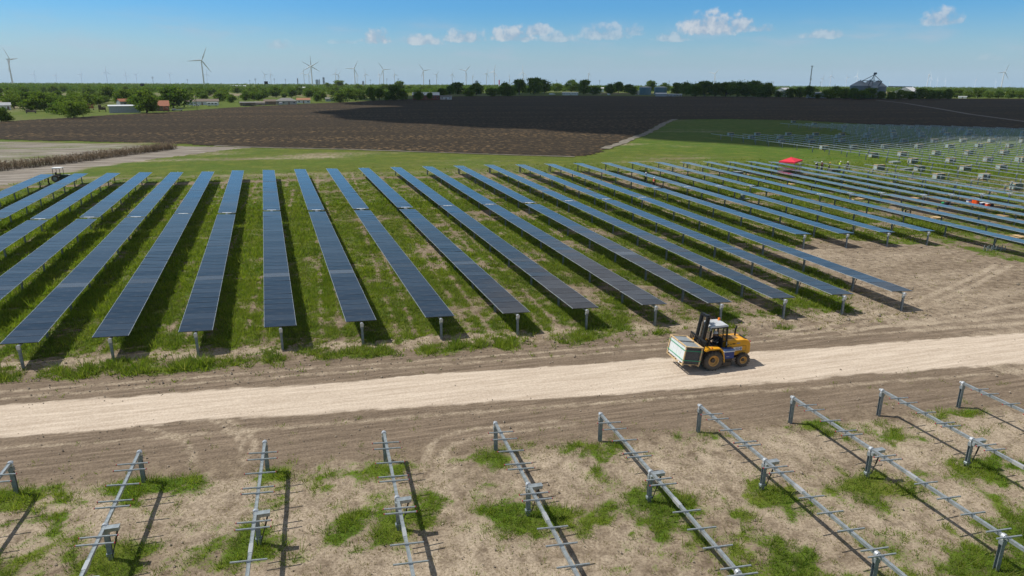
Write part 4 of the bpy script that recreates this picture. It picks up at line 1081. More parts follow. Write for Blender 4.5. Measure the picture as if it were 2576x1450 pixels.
for x in (-1.05, .12):
    for y in (-.6, .6): mb.bar((x, y, .7), (x * .95, y, 2.3), .06)
for y in (-.6, .6): mb.bar((-1.0, y, 2.27), (.12, y, 2.27), .06)
mb.bar((-.45, .6, .8), (-.45, .6, 2.27), .05); mb.build('cab_frame', M['black'], tr)
mb = MB(); mb.box((-.45, 0, 2.36), (1.5, 1.42, .10), ch=.03); mb.build('canopy_roof', M['white'], tr)
mb = MB(); torus(mb, (-.15, 0, 1.35), .2, .018, (-.6, 0, .8)); mb.cyl((0, 0, 1.1), (-.15, 0, 1.35), .025, n=6); mb.build('steering_wheel', M['black'], tr)

def wood_frame(p, sz, rz, lab, full=False):
    q = S(*p); t = thing('wooden_pallet', (q[0], q[1], .02), R(rz), lab, 'pallet', 'wooden pallets left between panel rows')
    w, d = sz; mb = MB()
    for y in (-d / 2, d / 2): mb.box((0, y, .10), (w, .12, .05))
    for x in (-w / 2, w / 2): mb.box((x, 0, .105), (.12, d, .05))
    mb.build('outer_boards', M['wood'], t)
    mb = MB()
    for x in np.linspace(-w / 2, w / 2, 3): mb.box((x, 0, .03), (.1, d, .08))
    if full:
        for y in np.linspace(-d / 2 + .2, d / 2 - .2, 4): mb.box((0, y, .10), (w - .2, .14, .03))
    else: mb.box((w * .22, 0, .12), (.5, d, .04))
    mb.build('bearers', M['wood'], t)
z8 = lambda x, y: (1900 + x / 3.296, 380 + y / 3.296)
for p, sz, rz, lab, full in [
        (z8(512, 338), (2.1, 1.2), 5, 'pale wooden pallet in the grass, the one nearest the red canopy', False), (z8(1110, 464), (2.2, 1.25), 0, 'orange-brown wooden crate base between panel rows, largest one with its side board up', False),
        (z8(1590, 458), (2.0, 1.1), 8, 'wooden pallet beside a post, left of the green bag', False), (z8(1760, 625), (2.1, 1.2), -4, 'open wooden frame lying left of the row above the bare yard', False),
        (z8(2338, 611), (2.1, 1.2), 6, 'wooden pallet near the right edge, lying in the aisle above the steel stand', True), (z8(2460, 790), (2.3, 1.25), 0, 'open wooden frame at the right edge, closest to the yard', False),
        (z8(1410, 322), (1.6, .3), 15, 'thin loose board lying in the grass behind the third row from the racks', True), (z8(2105, 450), (1.4, .3), -10, 'thin loose board by the orange jug', True), (z8(975, 336), (1.2, .3), 0, 'small loose board in the grass, far from any other', True)]:
    wood_frame(p, sz, rz, lab, full)
def module_pile(p, sz, lab, rz=0, cover=None):
    q = S(*p); t = thing('module_pile', (q[0], q[1], .0), R(rz), lab, 'pile', 'low piles of modules')
    w, d, h = sz; mb = MB()
    for x in np.linspace(-w / 2 + .1, w / 2 - .1, 3): mb.box((x, 0, .06), (.12, d, .12))
    mb.build('pallet', M['wood'], t)
    mb = MB(); n = max(3, int(h / .06))
    for i in range(n): mb.box((0, 0, .13 + h * (i + .5) / n), (w - .03 * (i % 2), d - .03 * (i % 2), h / n * .85))
    mb.build('module_stack', cover or M['greytop'], t)
module_pile((1971 + 2 / 1, 445), (2.1, 1.2, .3), 'low grey pile of modules between rows, left of the red canopy', 4) if False else None
module_pile((1830 + 700 / 7.576, 310 + 1090 / 7.576), (2.1, 1.25, .32), 'low pale grey pile of modules between rows, left of the red canopy', 4)
module_pile((1830 + 1660 / 7.576, 310 + 1080 / 7.576), (2.2, 1.2, .55), 'half used crate of dark modules in front of the red canopy', 2, M['stack'])
module_pile((2331 + 20 / 7.576, 310 + 880 / 7.576), (2.2, 1.3, .32), 'flat bright metal pile on the grass behind the workers', 0, M['alu'])
module_pile((2000 + 1330 / 7.576, 310 + 1055 / 7.576), (2.2, 1.2, .45), 'dark module pile in front of the workers', 0, M['stack'])
module_pile((2331 + 250 / 7.576, 310 + 1030 / 7.576), (2.2, 1.2, .35), 'low grey pile beside the crates, right of the workers', 0, M['stackpale'])
# jugs, coolers and bags by the panels
z9 = lambda x, y: (2400 + x / 6.303, 450 + y / 6.303)
def cooler(p, lab, c1, c2, sz=(.7, .42, .42), rz=0):
    q = S(*p); t = thing('cool_box', (q[0], q[1], .0), R(rz), lab, 'cool box')
    w, d, h = sz; mb = MB(); mb.box((0, 0, h / 2), (w, d, h), ch=.03); mb.build('tub', c1, t)
    mb = MB(); mb.box((0, 0, h + .04), (w + .03, d + .03, .09), ch=.02); mb.build('lid', c2, t)
    mb = MB(); mb.tube([(-w / 2 - .01, -.1, h * .7), (-w / 2 - .04, -.1, h * .8), (-w / 2 - .04, .1, h * .8), (-w / 2 - .01, .1, h * .7)], .012, 6); mb.build('handle', M['white'], t)
def jug(p, lab, c):
    q = S(*p); t = thing('water_jug', (q[0], q[1], 0), 0, lab, 'water jug')
    mb = MB(); mb.lathe([(.30, 0), (.32, .05), (.32, .75), (.28, .82)], n=18); mb.build('tub', c, t)
    mb = MB(); mb.lathe([(.33, .82), (.33, .92), (.2, .98), (.02, 1.0)], n=18); mb.build('lid', M['white'], t)
    mb = MB(); mb.cyl((0, -.32, .1), (0, -.40, .1), .03, n=8); mb.build('tap', M['white'], t)
M['orange'] = mat('orange_plastic', (.85, .10, .01), .45, 0, .05); M['green'] = mat('green_fabric', (.02, .30, .10), .8, 0, .1)
jug(z9(885, 525), 'tall orange water jug in the grass between panel rows at the right', M['orange'])
jug(z9(920, 530), 'shorter looking orange water jug touching the taller orange one', M['orange'])
cooler(z9(800, 512), 'white cool box with blue lid, left of the orange jug', M['white'], M['blue'])
cooler(z9(1022, 550), 'blue cool box with white lid, right of the orange jug', M['blue'], M['white'])
cooler(z9(1110, 562), 'red cool box with white lid beside the black bag', M['orange'], M['white'])
def bag(p, lab, c, sz, rz):
    q = S(*p); t = thing('bag', (q[0], q[1], 0), R(rz), lab, 'bag')
    w, d, h = sz; mb = MB(); mb.lathe([(.35, -w / 2), (.46, -w / 2 + .06), (.5, 0), (.46, w / 2 - .06), (.35, w / 2)], axis='X', n=14)
    mb.v = [(v[0], v[1] * d, v[2] * h + h * .48) for v in mb.v]; smooth(mb.build('sack', c, t))
    mb = MB(); mb.tube([(-.15, 0, h * .95), (-.1, 0, h * 1.2), (.1, 0, h * 1.2), (.15, 0, h * .95)], .02, 6); mb.build('handle', M['blackplastic'], t)
bag(z9(1165, 560), 'black bag lying beside the red cool box', M['navy'], (.8, .45, .4), 10)
bag(z9(385, 520), 'green bag lying in the grass between panel rows', M['green'], (.9, .5, .35), 25)
bag(z9(440, 530), 'dark bag lying right of the green bag', M['navy'], (.8, .5, .4), -10)
q = S(2100 + 2025 / 7.576, 400 + 1215 / 7.576)
cr = thing('cable_reel', (q[0], q[1], 0), R(15), 'black cable coil standing beside a post under a panel row', 'cable coil')
mb = MB(); torus(mb, (0, 0, .42), .34, .09, (1, 0, .12), 22, 8); mb.build('coil', M['rubber'], cr)
mb = MB(); mb.cyl((-.08, 0, .40), (.08, 0, .42), .12, n=12); mb.build('core', M['galvdull'], cr)
q = S(1900 + 120 / 3.296, 380 + 465 / 3.296)
ut = thing('site_pump', (q[0], q[1], 0), R(10), 'small grey-green engine unit on a plate between panel rows', 'site pump')
mb = MB(); mb.box((0, 0, .5), (.55, .5, .7), ch=.05); mb.build('housing', mat('grey_green_paint', (.16, .22, .2), .5), ut)
mb = MB(); mb.box((0, 0, .95), (.4, .4, .2), ch=.04); mb.build('tank', M['navy'], ut)
mb = MB(); mb.box((.4, 0, .08), (1.9, .7, .06)); mb.build('base_plate', M['galv'], ut)
q = S(1900 + 2290 / 3.296, 380 + 905 / 3.296)
st = thing('steel_stand', (q[0], q[1], 0), R(-12), 'low galvanised steel stand around the post beside the bare yard', 'steel stand')
mb = MB()
for i in range(5):
    x = -1.0 + i * .5; mb.bar((x, -.12, 0), (x, -.12, .55), .05); mb.bar((x, .3, 0), (x, .3, .55), .05)
mb.build('uprights', M['galv'], st)
mb = MB(); mb.bar((-1.05, -.12, .25), (1.05, -.12, .25), .05); mb.bar((-1.05, .3, .25), (1.05, .3, .25), .05); mb.build('side_rails', M['galv'], st)

# ------------------------------------------------------------------ trees
def leaf_mat():
    m = bpy.data.materials.new('foliage'); m.use_nodes = True
    nt = m.node_tree; b = nt.nodes['Principled BSDF']
    oi = mk(nt, 'ShaderNodeObjectInfo'); g = mk(nt, 'ShaderNodeNewGeometry').outputs['Position']
    t = mk(nt, 'ShaderNodeAttribute', attribute_name='shade').outputs['Fac']
    a = mixc(nt, oi.outputs['Random'], (.046, .110, .015), (.105, .165, .022))
    a = mixc(nt, mth(nt, 'MULTIPLY', t, .75), a, (.19, .245, .040))
    nt.links.new(a, b.inputs['Base Color']); b.inputs['Roughness'].default_value = .8; b.inputs['Specular IOR Level'].default_value = .2
    tr_ = mk(nt, 'ShaderNodeBsdfTranslucent', {0: mixc(nt, 1.0, a, (1.25, 1.35, .7), 'MULTIPLY')}); mx = mk(nt, 'ShaderNodeMixShader', {0: .45, 1: b.outputs[0], 2: tr_.outputs[0]})
    nt.links.new(mx.outputs[0], nt.nodes['Material Output'].inputs[0])
    return m
M['leaf'] = leaf_mat()
def leaf_cards(centers, size, rng, flat=.5):
    """small leaf faces, random facing"""
    n = len(centers); a = rng.normal(size=(n, 3)); a[:, 2] *= .7; a /= np.linalg.norm(a, axis=1)[:, None]
    b = np.cross(a, rng.normal(size=(n, 3))); b /= np.linalg.norm(b, axis=1)[:, None]; c = np.cross(a, b)
    s = size * rng.uniform(.6, 1.4, (n, 1))
    v = np.stack([centers + b * s, centers + c * s * .7, centers - b * s, centers - c * s * .7], 1)
    return v.reshape(-1, 3)
def quads_mesh(name, v, shade, material):
    n = len(v) // 4; me = bpy.data.meshes.new(name); me.vertices.add(n * 4); me.vertices.foreach_set('co', v.astype(np.float32).ravel())
    me.loops.add(n * 4); me.loops.foreach_set('vertex_index', np.arange(n * 4, dtype=np.int32))
    me.polygons.add(n); me.polygons.foreach_set('loop_start', np.arange(0, n * 4, 4, dtype=np.int32)); me.polygons.foreach_set('loop_total', np.full(n, 4, np.int32))
    me.update(calc_edges=True); at = me.attributes.new('shade', 'FLOAT', 'POINT'); at.data.foreach_set('value', np.repeat(shade, 4).astype(np.float32)); me.materials.append(material); return me
def crown_mesh(seed, w, z0, n_clump=60, per=54, size=.24):
    """unit crown: height 1 tree, crown from z0 to 1, half width w"""
    r = np.random.default_rng(seed); cs = []; sh = []
    for i in range(n_clump):
        u = r.uniform(0, 1); ph = r.uniform(0, 2 * math.pi); z = z0 + (1 - z0) * u ** .8 * .92
        prof = math.sqrt(max(0.05, 1 - (2 * (z - z0) / (1 - z0) - .85) ** 2 * .8)); rad = w * prof * r.uniform(.35, 1.0) * (1 + .25 * math.sin(3 * ph + seed))
        c = np.array([math.cos(ph) * rad, math.sin(ph) * rad, z]); k = r.normal(size=(per, 3)) * np.array([.085, .085, .06]) * r.uniform(.7, 1.4)
        cs.append(c + k); sh.append(np.full(per, r.uniform(0, 1)) * .7 + r.uniform(0, .3, per))
    cs = np.concatenate(cs); sh = np.concatenate(sh); ok = cs[:, 2] > z0 * .5; cs = cs[ok]; sh = sh[ok]
    v = leaf_cards(cs, .042, r); return quads_mesh('crown', v, sh, M['leaf'])
def trunk_mesh(seed, z0):
    r = random.Random(seed); mb = MB(); top = z0 + .25
    loft(mb, [(0, 0, -.02, .045), (.01, 0, z0 * .5, .034), (.0, .01, z0, .03), (.01, 0, top, .018)], 8)
    for i in range(5):
        a = r.uniform(0, 6.28); zz = z0 * r.uniform(.6, 1.2); loft(mb, [(0, 0, zz, .02), (math.cos(a) * .14, math.sin(a) * .14, zz + .16, .014), (math.cos(a) * .26, math.sin(a) * .26, zz + .30, .006)], 6)
    return mb.mesh('trunk', M['bark'])
TREES = [(crown_mesh(s, w, z0), trunk_mesh(s, z0)) for s, w, z0 in ((1, .50, .16), (2, .42, .22), (3, .60, .12), (4, .36, .26), (5, .66, .10), (6, .46, .06))]
treelist = []
def tree(x, y, h, kind=None, wide=1.0):
    k = random.randrange(6) if kind is None else kind
    t = thing('tree', (x, y, -.02), random.uniform(0, 6.28)); t.scale = (h * wide, h * wide, h)
    c = link('crown', TREES[k][0], t); link('trunk', TREES[k][1], t)
    treelist.append((proj((x, y, 0))[0], math.hypot(x, y), h, wide, t)); return t
def dist(px, py): q = P(px, py); return q, (q - np.array([0, 0, CAM_H])) @ FWD
def tree_px(px, pb, pt, wide=1.0, kind=None):          # measured base and top
    q, D = dist(px, pb); h = (pb - pt) * D / FPX * 1.02; return tree(q[0], q[1], h, kind, wide)
D1 = lambda x, y: ((x / 3.68) / 1.0369, (100 + y / 3.68) / 1.0369)
D2 = lambda x, y: ((650 + x / 3.68) / 1.0369, (100 + y / 3.68) / 1.0369)
D3 = lambda x, y: ((1300 + x / 3.68) / 1.0369, (100 + y / 3.68) / 1.0369)
D4 = lambda x, y: ((1971 + x / 3.68) / 1.0369, (100 + y / 3.68) / 1.0369)
def T(f, x, yb, yt, wide=1.0, kind=None):
    yt = yb - (yb - yt) * random.uniform(.85, 1.2)
    a = f(x, yb); tree_px(a[0], a[1], f(x, yt)[1], wide, kind)
for x, yb, yt, w, k in [(710, 765, 590, 1.25, 4), (540, 730, 640, 1.2, 2), (15, 800, 665, 1.1, 5), (80, 800, 750, 1.4, 4), (1410, 720, 545, 1.0, 0), (1665, 670, 505, 1.3, 2), (1180, 640, 515, 1.0, 0), (430, 700, 515, 1.1, 0), (300, 700, 590, 1.2, 2), (230, 660, 530, 1.1, 1),
                        (690, 600, 550, 1.6, 5), (130, 650, 580, 1.1, 2), (930, 640, 580, 1.2, 2), (1300, 620, 510, 1.1, 0), (1930, 590, 525, 1.1, 1), (2110, 610, 530, 1.1, 2), (2220, 620, 540, 1.1, 5), (2370, 580, 500, 1.1, 1), (2480, 600, 520, 1.1, 0), (1040, 600, 490, 1, 3), (60, 620, 560, 1.2, 0), (480, 600, 540, 1.2, 3), (820, 640, 560, 1.0, 1)]: T(D1, x, yb, yt, w, k)
for x, yb, yt, w, k in [(260, 570, 485, 1.1, 0), (150, 575, 510, 1.1, 1), (420, 560, 490, 1.0, 2), (560, 570, 495, 1.1, 0), (690, 605, 515, 1.1, 1), (650, 610, 545, .9, 5), (870, 620, 525, 1.3, 2), (800, 560, 505, 1.1, 1), (1020, 600, 510, 1.2, 4), (1100, 590, 545, 1.3, 2), (1170, 580, 480, 1.0, 0), (1250, 595, 505, 1.0, 3), (1400, 600, 485, 1.1, 2), (1340, 600, 530, 1.0, 4), (1480, 600, 505, 1.0, 1), (1620, 600, 515, .9, 0), (1735, 595, 530, .9, 3), (1850, 580, 490, 1.0, 1), (960, 600, 490, 1.1, 1), (1190, 600, 560, 1.2, 5),
                        (755, 500, 428, .9, 0), (870, 500, 415, 1.2, 2), (1440, 520, 430, 1.0, 2), (1040, 520, 450, 1.1, 0), (1290, 520, 450, 1.0, 4), (490, 500, 450, 1.2, 2), (350, 500, 440, 1.1, 0), (2110, 560, 500, 1.6, 5), (2000, 540, 450, 1.2, 2), (1930, 545, 455, 1.1, 0), (2330, 560, 480, 1.3, 4), (2480, 560, 470, 1.3, 2), (2180, 545, 445, 1.2, 0)]: T(D2, x, yb, yt, w, k)
for x, yb, yt, w, k in [(200, 545, 412, .9, 1), (60, 550, 420, 1.0, 0), (130, 540, 460, 1.2, 2), (340, 540, 415, 1.1, 2), (440, 530, 420, 1.0, 0), (560, 515, 430, 1.2, 4), (700, 515, 420, 1.1, 0), (820, 540, 430, 1.0, 2), (930, 545, 460, 1.2, 4), (1080, 540, 450, 1.0, 0), (1150, 530, 418, .9, 1), (1250, 530, 440, 1.1, 2), (1290, 545, 470, 1.1, 5), (1460, 520, 422, .9, 1), (1600, 520, 432, 1.0, 0), (1720, 545, 440, 1.1, 2), (1800, 550, 440, 1.0, 0), (1890, 560, 450, 1.1, 4), (1980, 560, 445, 1.1, 2), (2080, 560, 450, 1.1, 0), (2180, 560, 450, 1.2, 2), (2290, 565, 445, 1.1, 4), (2380, 565, 435, 1.0, 0), (2450, 560, 445, 1.1, 2), (2540, 570, 460, 1.2, 5)]: T(D3, x, yb, yt, w, k)
for x, yb, yt, w, k in [(20, 565, 460, 1.1, 2), (100, 570, 455, 1.0, 0), (220, 570, 520, 1.2, 5), (330, 575, 485, 1.2, 2), (420, 575, 480, 1.0, 0), (510, 580, 475, 1.0, 1), (590, 580, 530, 1.3, 5), (690, 585, 510, 1.1, 4), (750, 580, 475, 1.0, 0), (840, 585, 500, 1.3, 2), (935, 590, 475, 1.1, 0), (1010, 590, 510, 1.2, 4), (1100, 585, 500, 1.3, 2), (1200, 585, 505, 1.2, 5), (1290, 590, 515, 1.2, 2), (1390, 590, 515, 1.2, 4), (1480, 590, 505, 1.2, 0), (1580, 590, 505, 1.2, 2), (1680, 590, 505, 1.1, 0), (1760, 590, 500, 1.2, 4), (1840, 590, 495, 1.0, 0), (1930, 575, 500, 1.2, 2), (2030, 575, 505, 1.2, 5), (2130, 575, 500, 1.2, 2), (2230, 578, 505, 1.2, 4), (2330, 578, 505, 1.2, 0), (2430, 580, 510, 1.2, 2), (2530, 580, 510, 1.2, 4)]: T(D4, x, yb, yt, w, k)
# the rest of the belt, filled in between the measured ones
EDGE = [(0, 275), (174, 290), (290, 278), (434, 268), (580, 262), (770, 254), (870, 250), (1060, 243), (1250, 241), (1450, 240), (1930, 240), (2218, 243), (2576, 243)]
bl = []                                                  # pixel boxes kept free for buildings
def free(u, v): return not any(a < u < b and c < v < d for a, b, c, d in bl)
bl += [(*D1(1050, 0)[:1], D1(1350, 0)[0], 272, 290), (D1(1440, 0)[0], D1(1630, 0)[0], 265, 285), (D1(1790, 0)[0], D1(2110, 0)[0], 263, 282), (D2(40, 0)[0], D2(600, 0)[0], 258, 280), (D2(1560, 0)[0], D2(1960, 0)[0], 236, 262), (D3(1300, 0)[0], D3(1780, 0)[0], 228, 250), (D3(600, 0)[0], D3(780, 0)[0], 232, 248), (D1(820, 0)[0], D1(1040, 0)[0], 272, 300), (D1(0, 0)[0], D1(110, 0)[0], 262, 300), (D1(2300, 0)[0], D1(2576, 0)[0], 264, 280), (D4(890, 0)[0], D4(1500, 0)[0], 226, 236)]
n = 0
while n < 187:
    u = random.uniform(-40, IW + 40) if random.random() < .35 else random.uniform(-40, 1100); ed = float(np.interp(u, [e[0] for e in EDGE], [e[1] for e in EDGE]))
    top = 231 - 3 * (1 - abs(u - 1288) / 1288) if u < 1150 else 229
    v = ed - 4 - (ed - top) * random.random() ** .8
    if v < top or not free(u, v): continue
    q, D = dist(u, v); h = random.uniform(5.5, 9.0) * (1.15 if D > 700 else 1.0)
    tree(q[0], q[1], h, None, random.uniform(.95, 1.35)); n += 1
# labels of the trees: by size class and zone, then their place in it
SZ = lambda h, w: 'tall' if h > 9 else ('broad' if w > 1.15 else ('low' if h < 5.5 else 'medium'))
zone = lambda u, d: ('left village' if d < 520 else 'left wood') if u < 1000 else (('field edge' if d < 900 else 'distant belt') + (' before the tanks' if u < 1640 else ' beyond the tanks'))
grp = {}
for it in treelist: grp.setdefault((SZ(it[2], it[3]), zone(it[0], it[1])), []).append(it)
for (s, z), L in grp.items():
    for i, it in enumerate(sorted(L, key=lambda a: a[0])): tag(it[4], '%s leafy green tree, %s such from left in the %s' % (s, nth(i + 1), z), 'tree', 'trees beyond the ploughed field')
# farther woods: one mass of foliage out to the horizon
r = np.random.default_rng(5); cs = []; sh = []
for i in range(9500):
    u = r.uniform(-120, IW + 120); v = r.uniform(217.5, 236 if u < 1100 else 231); 
    v += .0051 * (u - 1288) * .5
    q = P(u, v); D = math.hypot(q[0], q[1])
    if D > 4800 or D < 420: continue
    if fbm(np.array([q[0]]), np.array([q[1]]),   .004, 91, 2)[0] < .33: continue
    h = r.uniform(4.5, 9.5) * (1.25 if D > 1500 else 1); w = h * r.uniform(.6, 1.1); k = 34
    c = r.normal(size=(k, 3)) * np.array([w * .36, w * .36, h * .2]); c[:, 2] += h * .55; c[:, 2] = np.clip(c[:, 2], .4, h)
    cs.append(c + np.array([q[0], q[1], 0])); sh.append(np.full(k, r.uniform(0, 1)) * .6 + r.uniform(0, .25, k))
cs = np.concatenate(cs); sh = np.concatenate(sh); rr = np.hypot(cs[:, 0], cs[:, 1])
v = leaf_cards(cs, 1.0, r); 
wd = link('distant_woods', quads_mesh('distant_woods', v, sh, M['leaf'])); tag(wd, kind='stuff')

# ------------------------------------------------------------------ buildings
M['pane'] = mat('dark_window_glass', (.03, .04, .05), .15)
def wallm(n, c, r=.75): 
    if n not in M: M[n] = mat(n, c, r, 0, .14, 1.5)
    return M[n]
GREYM = wallm('corrugated_grey', (.36, .38, .40), .5); CREAM = wallm('cream_siding', (.45, .44, .38)); WHITEW = wallm('white_siding', (.66, .67, .66)); BROWNR = wallm('brown_shingle', (.15, .115, .09)); RUST = wallm('rusted_roof', (.30, .105, .055)); GREYR = wallm('grey_shingle', (.19, .185, .18)); BRICK = wallm('red_brick', (.21, .075, .05)); WROOF = wallm('white_metal_roof', (.66, .67, .68), .4); TANK = wallm('blue_green_steel', (.12, .22, .27), .45); ORANGER = wallm('orange_brown_roof', (.32, .15, .085)); WOODW = wallm('weathered_boards', (.20, .14, .10)); BINM = wallm('shaded_galvanised_bin', (.20, .22, .23), .5); BINR = wallm('galvanised_bin_roof', (.34, .355, .36), .5)  # bin wall colour is darker than the roof, shade of the near side painted in
def house(pb, width_px, wall_h, roof_h, wallmat, roofmat, label, depth=7.0, rz=0.0, hip=False, nwin=3, name='house', cat='house', door=True, lift=0.0, over=.35, axis_end=False):
    q, D = dist(*pb); w = width_px * D / FPX
    ang = -math.atan2(q[0], q[1]) + R(rz)
    t = thing(name, (q[0] + math.sin(-ang) * 0, q[1], -.05), ang, label, cat)
    mb = MB()
    if axis_end:                                        # gable end faces the camera
        pts = [(-w / 2, 0), (w / 2, 0), (w / 2, wall_h), (0, wall_h + roof_h), (-w / 2, wall_h)]; mb.prism(pts, 0, depth)
    else:
        mb.box((0, depth / 2, wall_h / 2), (w, depth, wall_h))
        if not hip: 
            for x in (-w / 2, w / 2): mb.add([(x, 0, wall_h), (x, depth, wall_h), (x, depth / 2, wall_h + roof_h)], [(0, 1, 2)])
    mb.build('wall', wallmat, t)
    mb = MB(); o = over; zt = wall_h; th = .10
    if axis_end:
        sl = roof_h / (w / 2)
        for s in (-1, 1):
            a = [(s * (w / 2 + o), -o, zt - o * sl + .03), (0, -o, zt + roof_h + .03), (0, depth + o, zt + roof_h + .03), (s * (w / 2 + o), depth + o, zt - o * sl + .03)]
            mb.add(a + [(p[0], p[1], p[2] + th) for p in a], [(0, 1, 2, 3), (4, 5, 6, 7), (0, 1, 5, 4), (1, 2, 6, 5), (2, 3, 7, 6), (3, 0, 4, 7)])
    elif hip:
        rl = max(.3, w / 2 - depth / 2); y0, y1 = -o, depth + o; x0 = w / 2 + o
        mb.add([(-x0, y0, zt), (x0, y0, zt), (x0, y1, zt), (-x0, y1, zt), (-rl, depth / 2, zt + roof_h), (rl, depth / 2, zt + roof_h)], [(0, 1, 5, 4), (1, 2, 5), (2, 3, 4, 5), (3, 0, 4), (3, 2, 1, 0)])
    else:
        sl = roof_h / (depth / 2); x0 = w / 2 + o
        for s in (-1, 1):
            ye = depth / 2 + s * (depth / 2 + o); ze = zt - o * sl + .03
            a = [(-x0, ye, ze), (x0, ye, ze), (x0, depth / 2, zt + roof_h + .03), (-x0, depth / 2, zt + roof_h + .03)]
            mb.add(a + [(p[0], p[1], p[2] + th) for p in a], [(0, 1, 2, 3), (4, 5, 6, 7), (0, 1, 5, 4), (1, 2, 6, 5), (2, 3, 7, 6), (3, 0, 4, 7)])
    mb.build('roof', roofmat, t)
    for i in range(nwin):
        x = -w / 2 + w * (i + .5) / nwin; 
        if door and i == nwin // 2: 
            mb = MB(); mb.box((x, -.03, min(2.1, wall_h * .8) / 2), (.95, .06, min(2.1, wall_h * .8))); mb.build('door', WOODW, t)
        else:
            mb = MB(); mb.box((x, -.02, wall_h * .55), (min(1.3, w / nwin * .5), .04, wall_h * .36)); wi = mb.build('window', WHITEW, t)
            mb = MB(); mb.box((x, -.05, wall_h * .55), (min(1.3, w / nwin * .5) - .16, .03, wall_h * .36 - .16)); mb.build('pane', M['pane'], wi)
    return t, w, D
def H(f, x0, x1, yb, wall, roof, *a, **k): 
    c = f((x0 + x1) / 2, yb); return house(c, f(x1, 0)[0] - f(x0, 0)[0], wall, roof, *a, **k)
H(D1, 1070, 1335, 716, 3.6, .5, GREYM, WROOF, 'long grey corrugated barn with flat white roof beside the junk yard', depth=8, nwin=0, name='barn', cat='barn')
H(D1, 1165, 1330, 655, 3.4, 1.6, GREYM, RUST, 'grey shed with partly rusted gable roof behind the corrugated barn', depth=7, nwin=2, name='shed', cat='shed', rz=20)
H(D1, 1465, 1620, 700, 3.0, 2.8, WOODW, RUST, 'barn with large rusty red roof beside the round dark tree', depth=10, nwin=3, name='barn', cat='barn')
H(D1, 1795, 2090, 642, 2.6, 1.6, WHITEW, BROWNR, 'long low white house with brown roof behind the parked trailers', depth=9, nwin=5)
H(D1, 2310, 2450, 650, 2.3, .5, WOODW, GREYR, 'low dark carport left of the arched hut', depth=5, nwin=2, name='shed', cat='shed')
H(D2, 148, 255, 640, 2.6, 1.3, WOODW, BROWNR, 'small brown shed left of the hip roofed house', depth=5, nwin=2, name='shed', cat='shed')
H(D2, 262, 455, 637, 2.7, 2.2, CREAM, GREYR, 'cream house with grey hip roof at the field edge', depth=9, hip=True, nwin=4)
H(D2, 462, 585, 625, 2.6, 1.5, WHITEW, ORANGER, 'small white house with orange-brown gable roof', depth=7, nwin=3)
H(D2, 735, 815, 608, 2.4, 1.0, GREYM, GREYR, 'tiny grey house half hidden between trees', depth=5, nwin=2)
H(D2, 1570, 1825, 592, 4.6, 2.6, BRICK, WROOF, 'long red brick church hall with white metal roof', depth=12, nwin=7, name='church_hall', cat='church')
H(D2, 1835, 1945, 590, 3.0, 1.0, WHITEW, GREYR, 'low white annex right of the brick hall', depth=7, nwin=3, name='shed', cat='shed')
H(D3, 612, 765, 548, 3.6, .5, WHITEW, WROOF, 'long white portable building at the dark field edge', depth=6, nwin=10, name='portable_building', cat='building')
H(D3, 1508, 1612, 560, 3.6, 1.2, GREYM, WROOF, 'pale grey shed with white roof in front of the tanks', depth=8, nwin=0, name='shed', cat='shed')
H(D3, 1614, 1700, 560, 3.0, .4, GREYM, WROOF, 'open fronted low shed right of the tanks', depth=6, nwin=3, name='shed', cat='shed')
H(D3, 1708, 1760, 560, 2.6, .8, CREAM, GREYM, 'pair of tiny pale huts at the end of the tank yard', depth=5, nwin=2, name='shed', cat='shed')
H(D3, 1315, 1348, 545, 6.0, .3, WHITEW, WROOF, 'small square pale block left of the tanks', depth=5, nwin=1, name='pump_house', cat='building')
H(D4, 178, 285, 560, 7.5, 4.5, WHITEW, WROOF, 'white gable barn among trees, left of the tall mast', depth=25, axis_end=True, nwin=0, name='barn', cat='barn', rz=-25)
H(D4, 490, 670, 575, 6.5, .8, GREYM, GREYM, 'long grey shed behind the hedge under the tall mast', depth=14, nwin=0, name='shed', cat='shed')
H(D4, 1330, 1500, 560, 7.0, 7.0, GREYM, WROOF, 'wide grain shed with white gable roof right of the round bins', depth=30, axis_end=True, nwin=0, name='grain_shed', cat='shed', rz=-20)
H(D4, 1950, 2020, 577, 2.2, .4, WHITEW, WROOF, 'small white hut at the hedge on the far right', depth=5, nwin=1, name='shed', cat='shed')
H(D1, 15, 100, 690, 2.8, 1.4, WHITEW, GREYM, 'white shed at the left edge behind bushes', depth=7, nwin=2, name='shed', cat='shed')
H(D1, 665, 750, 580, 3.0, 1.2, CREAM, WROOF, 'pale roofed house deep in the left wood', depth=9, nwin=2)
H(D3, 850, 1010, 520, 7.5, 1.6, WHITEW, WROOF, 'white warehouse roof showing above the dark trees', depth=20, nwin=0, name='warehouse', cat='warehouse')
H(D2, 440, 540, 520, 7.0, 1.5, WHITEW, WROOF, 'white flat warehouse seen over the trees at left centre', depth=20, nwin=0, name='warehouse', cat='warehouse')
H(D1, 2210, 2360, 490, 7.0, 1.2, WHITEW, WROOF, 'white warehouse near the horizon left of centre', depth=20, nwin=0, name='warehouse', cat='warehouse')
H(D3, 1520, 1580, 500, 6.6, 1.2, WHITEW, WROOF, 'white roof directly behind the right tank', depth=10, nwin=0, name='warehouse', cat='warehouse')
H(D3, 1710, 1790, 515, 4.4, 1.8, GREYM, wallm('blue_roof', (.18, .27, .36), .5), 'small blue roofed house in the trees right of the tanks', depth=9, nwin=2)
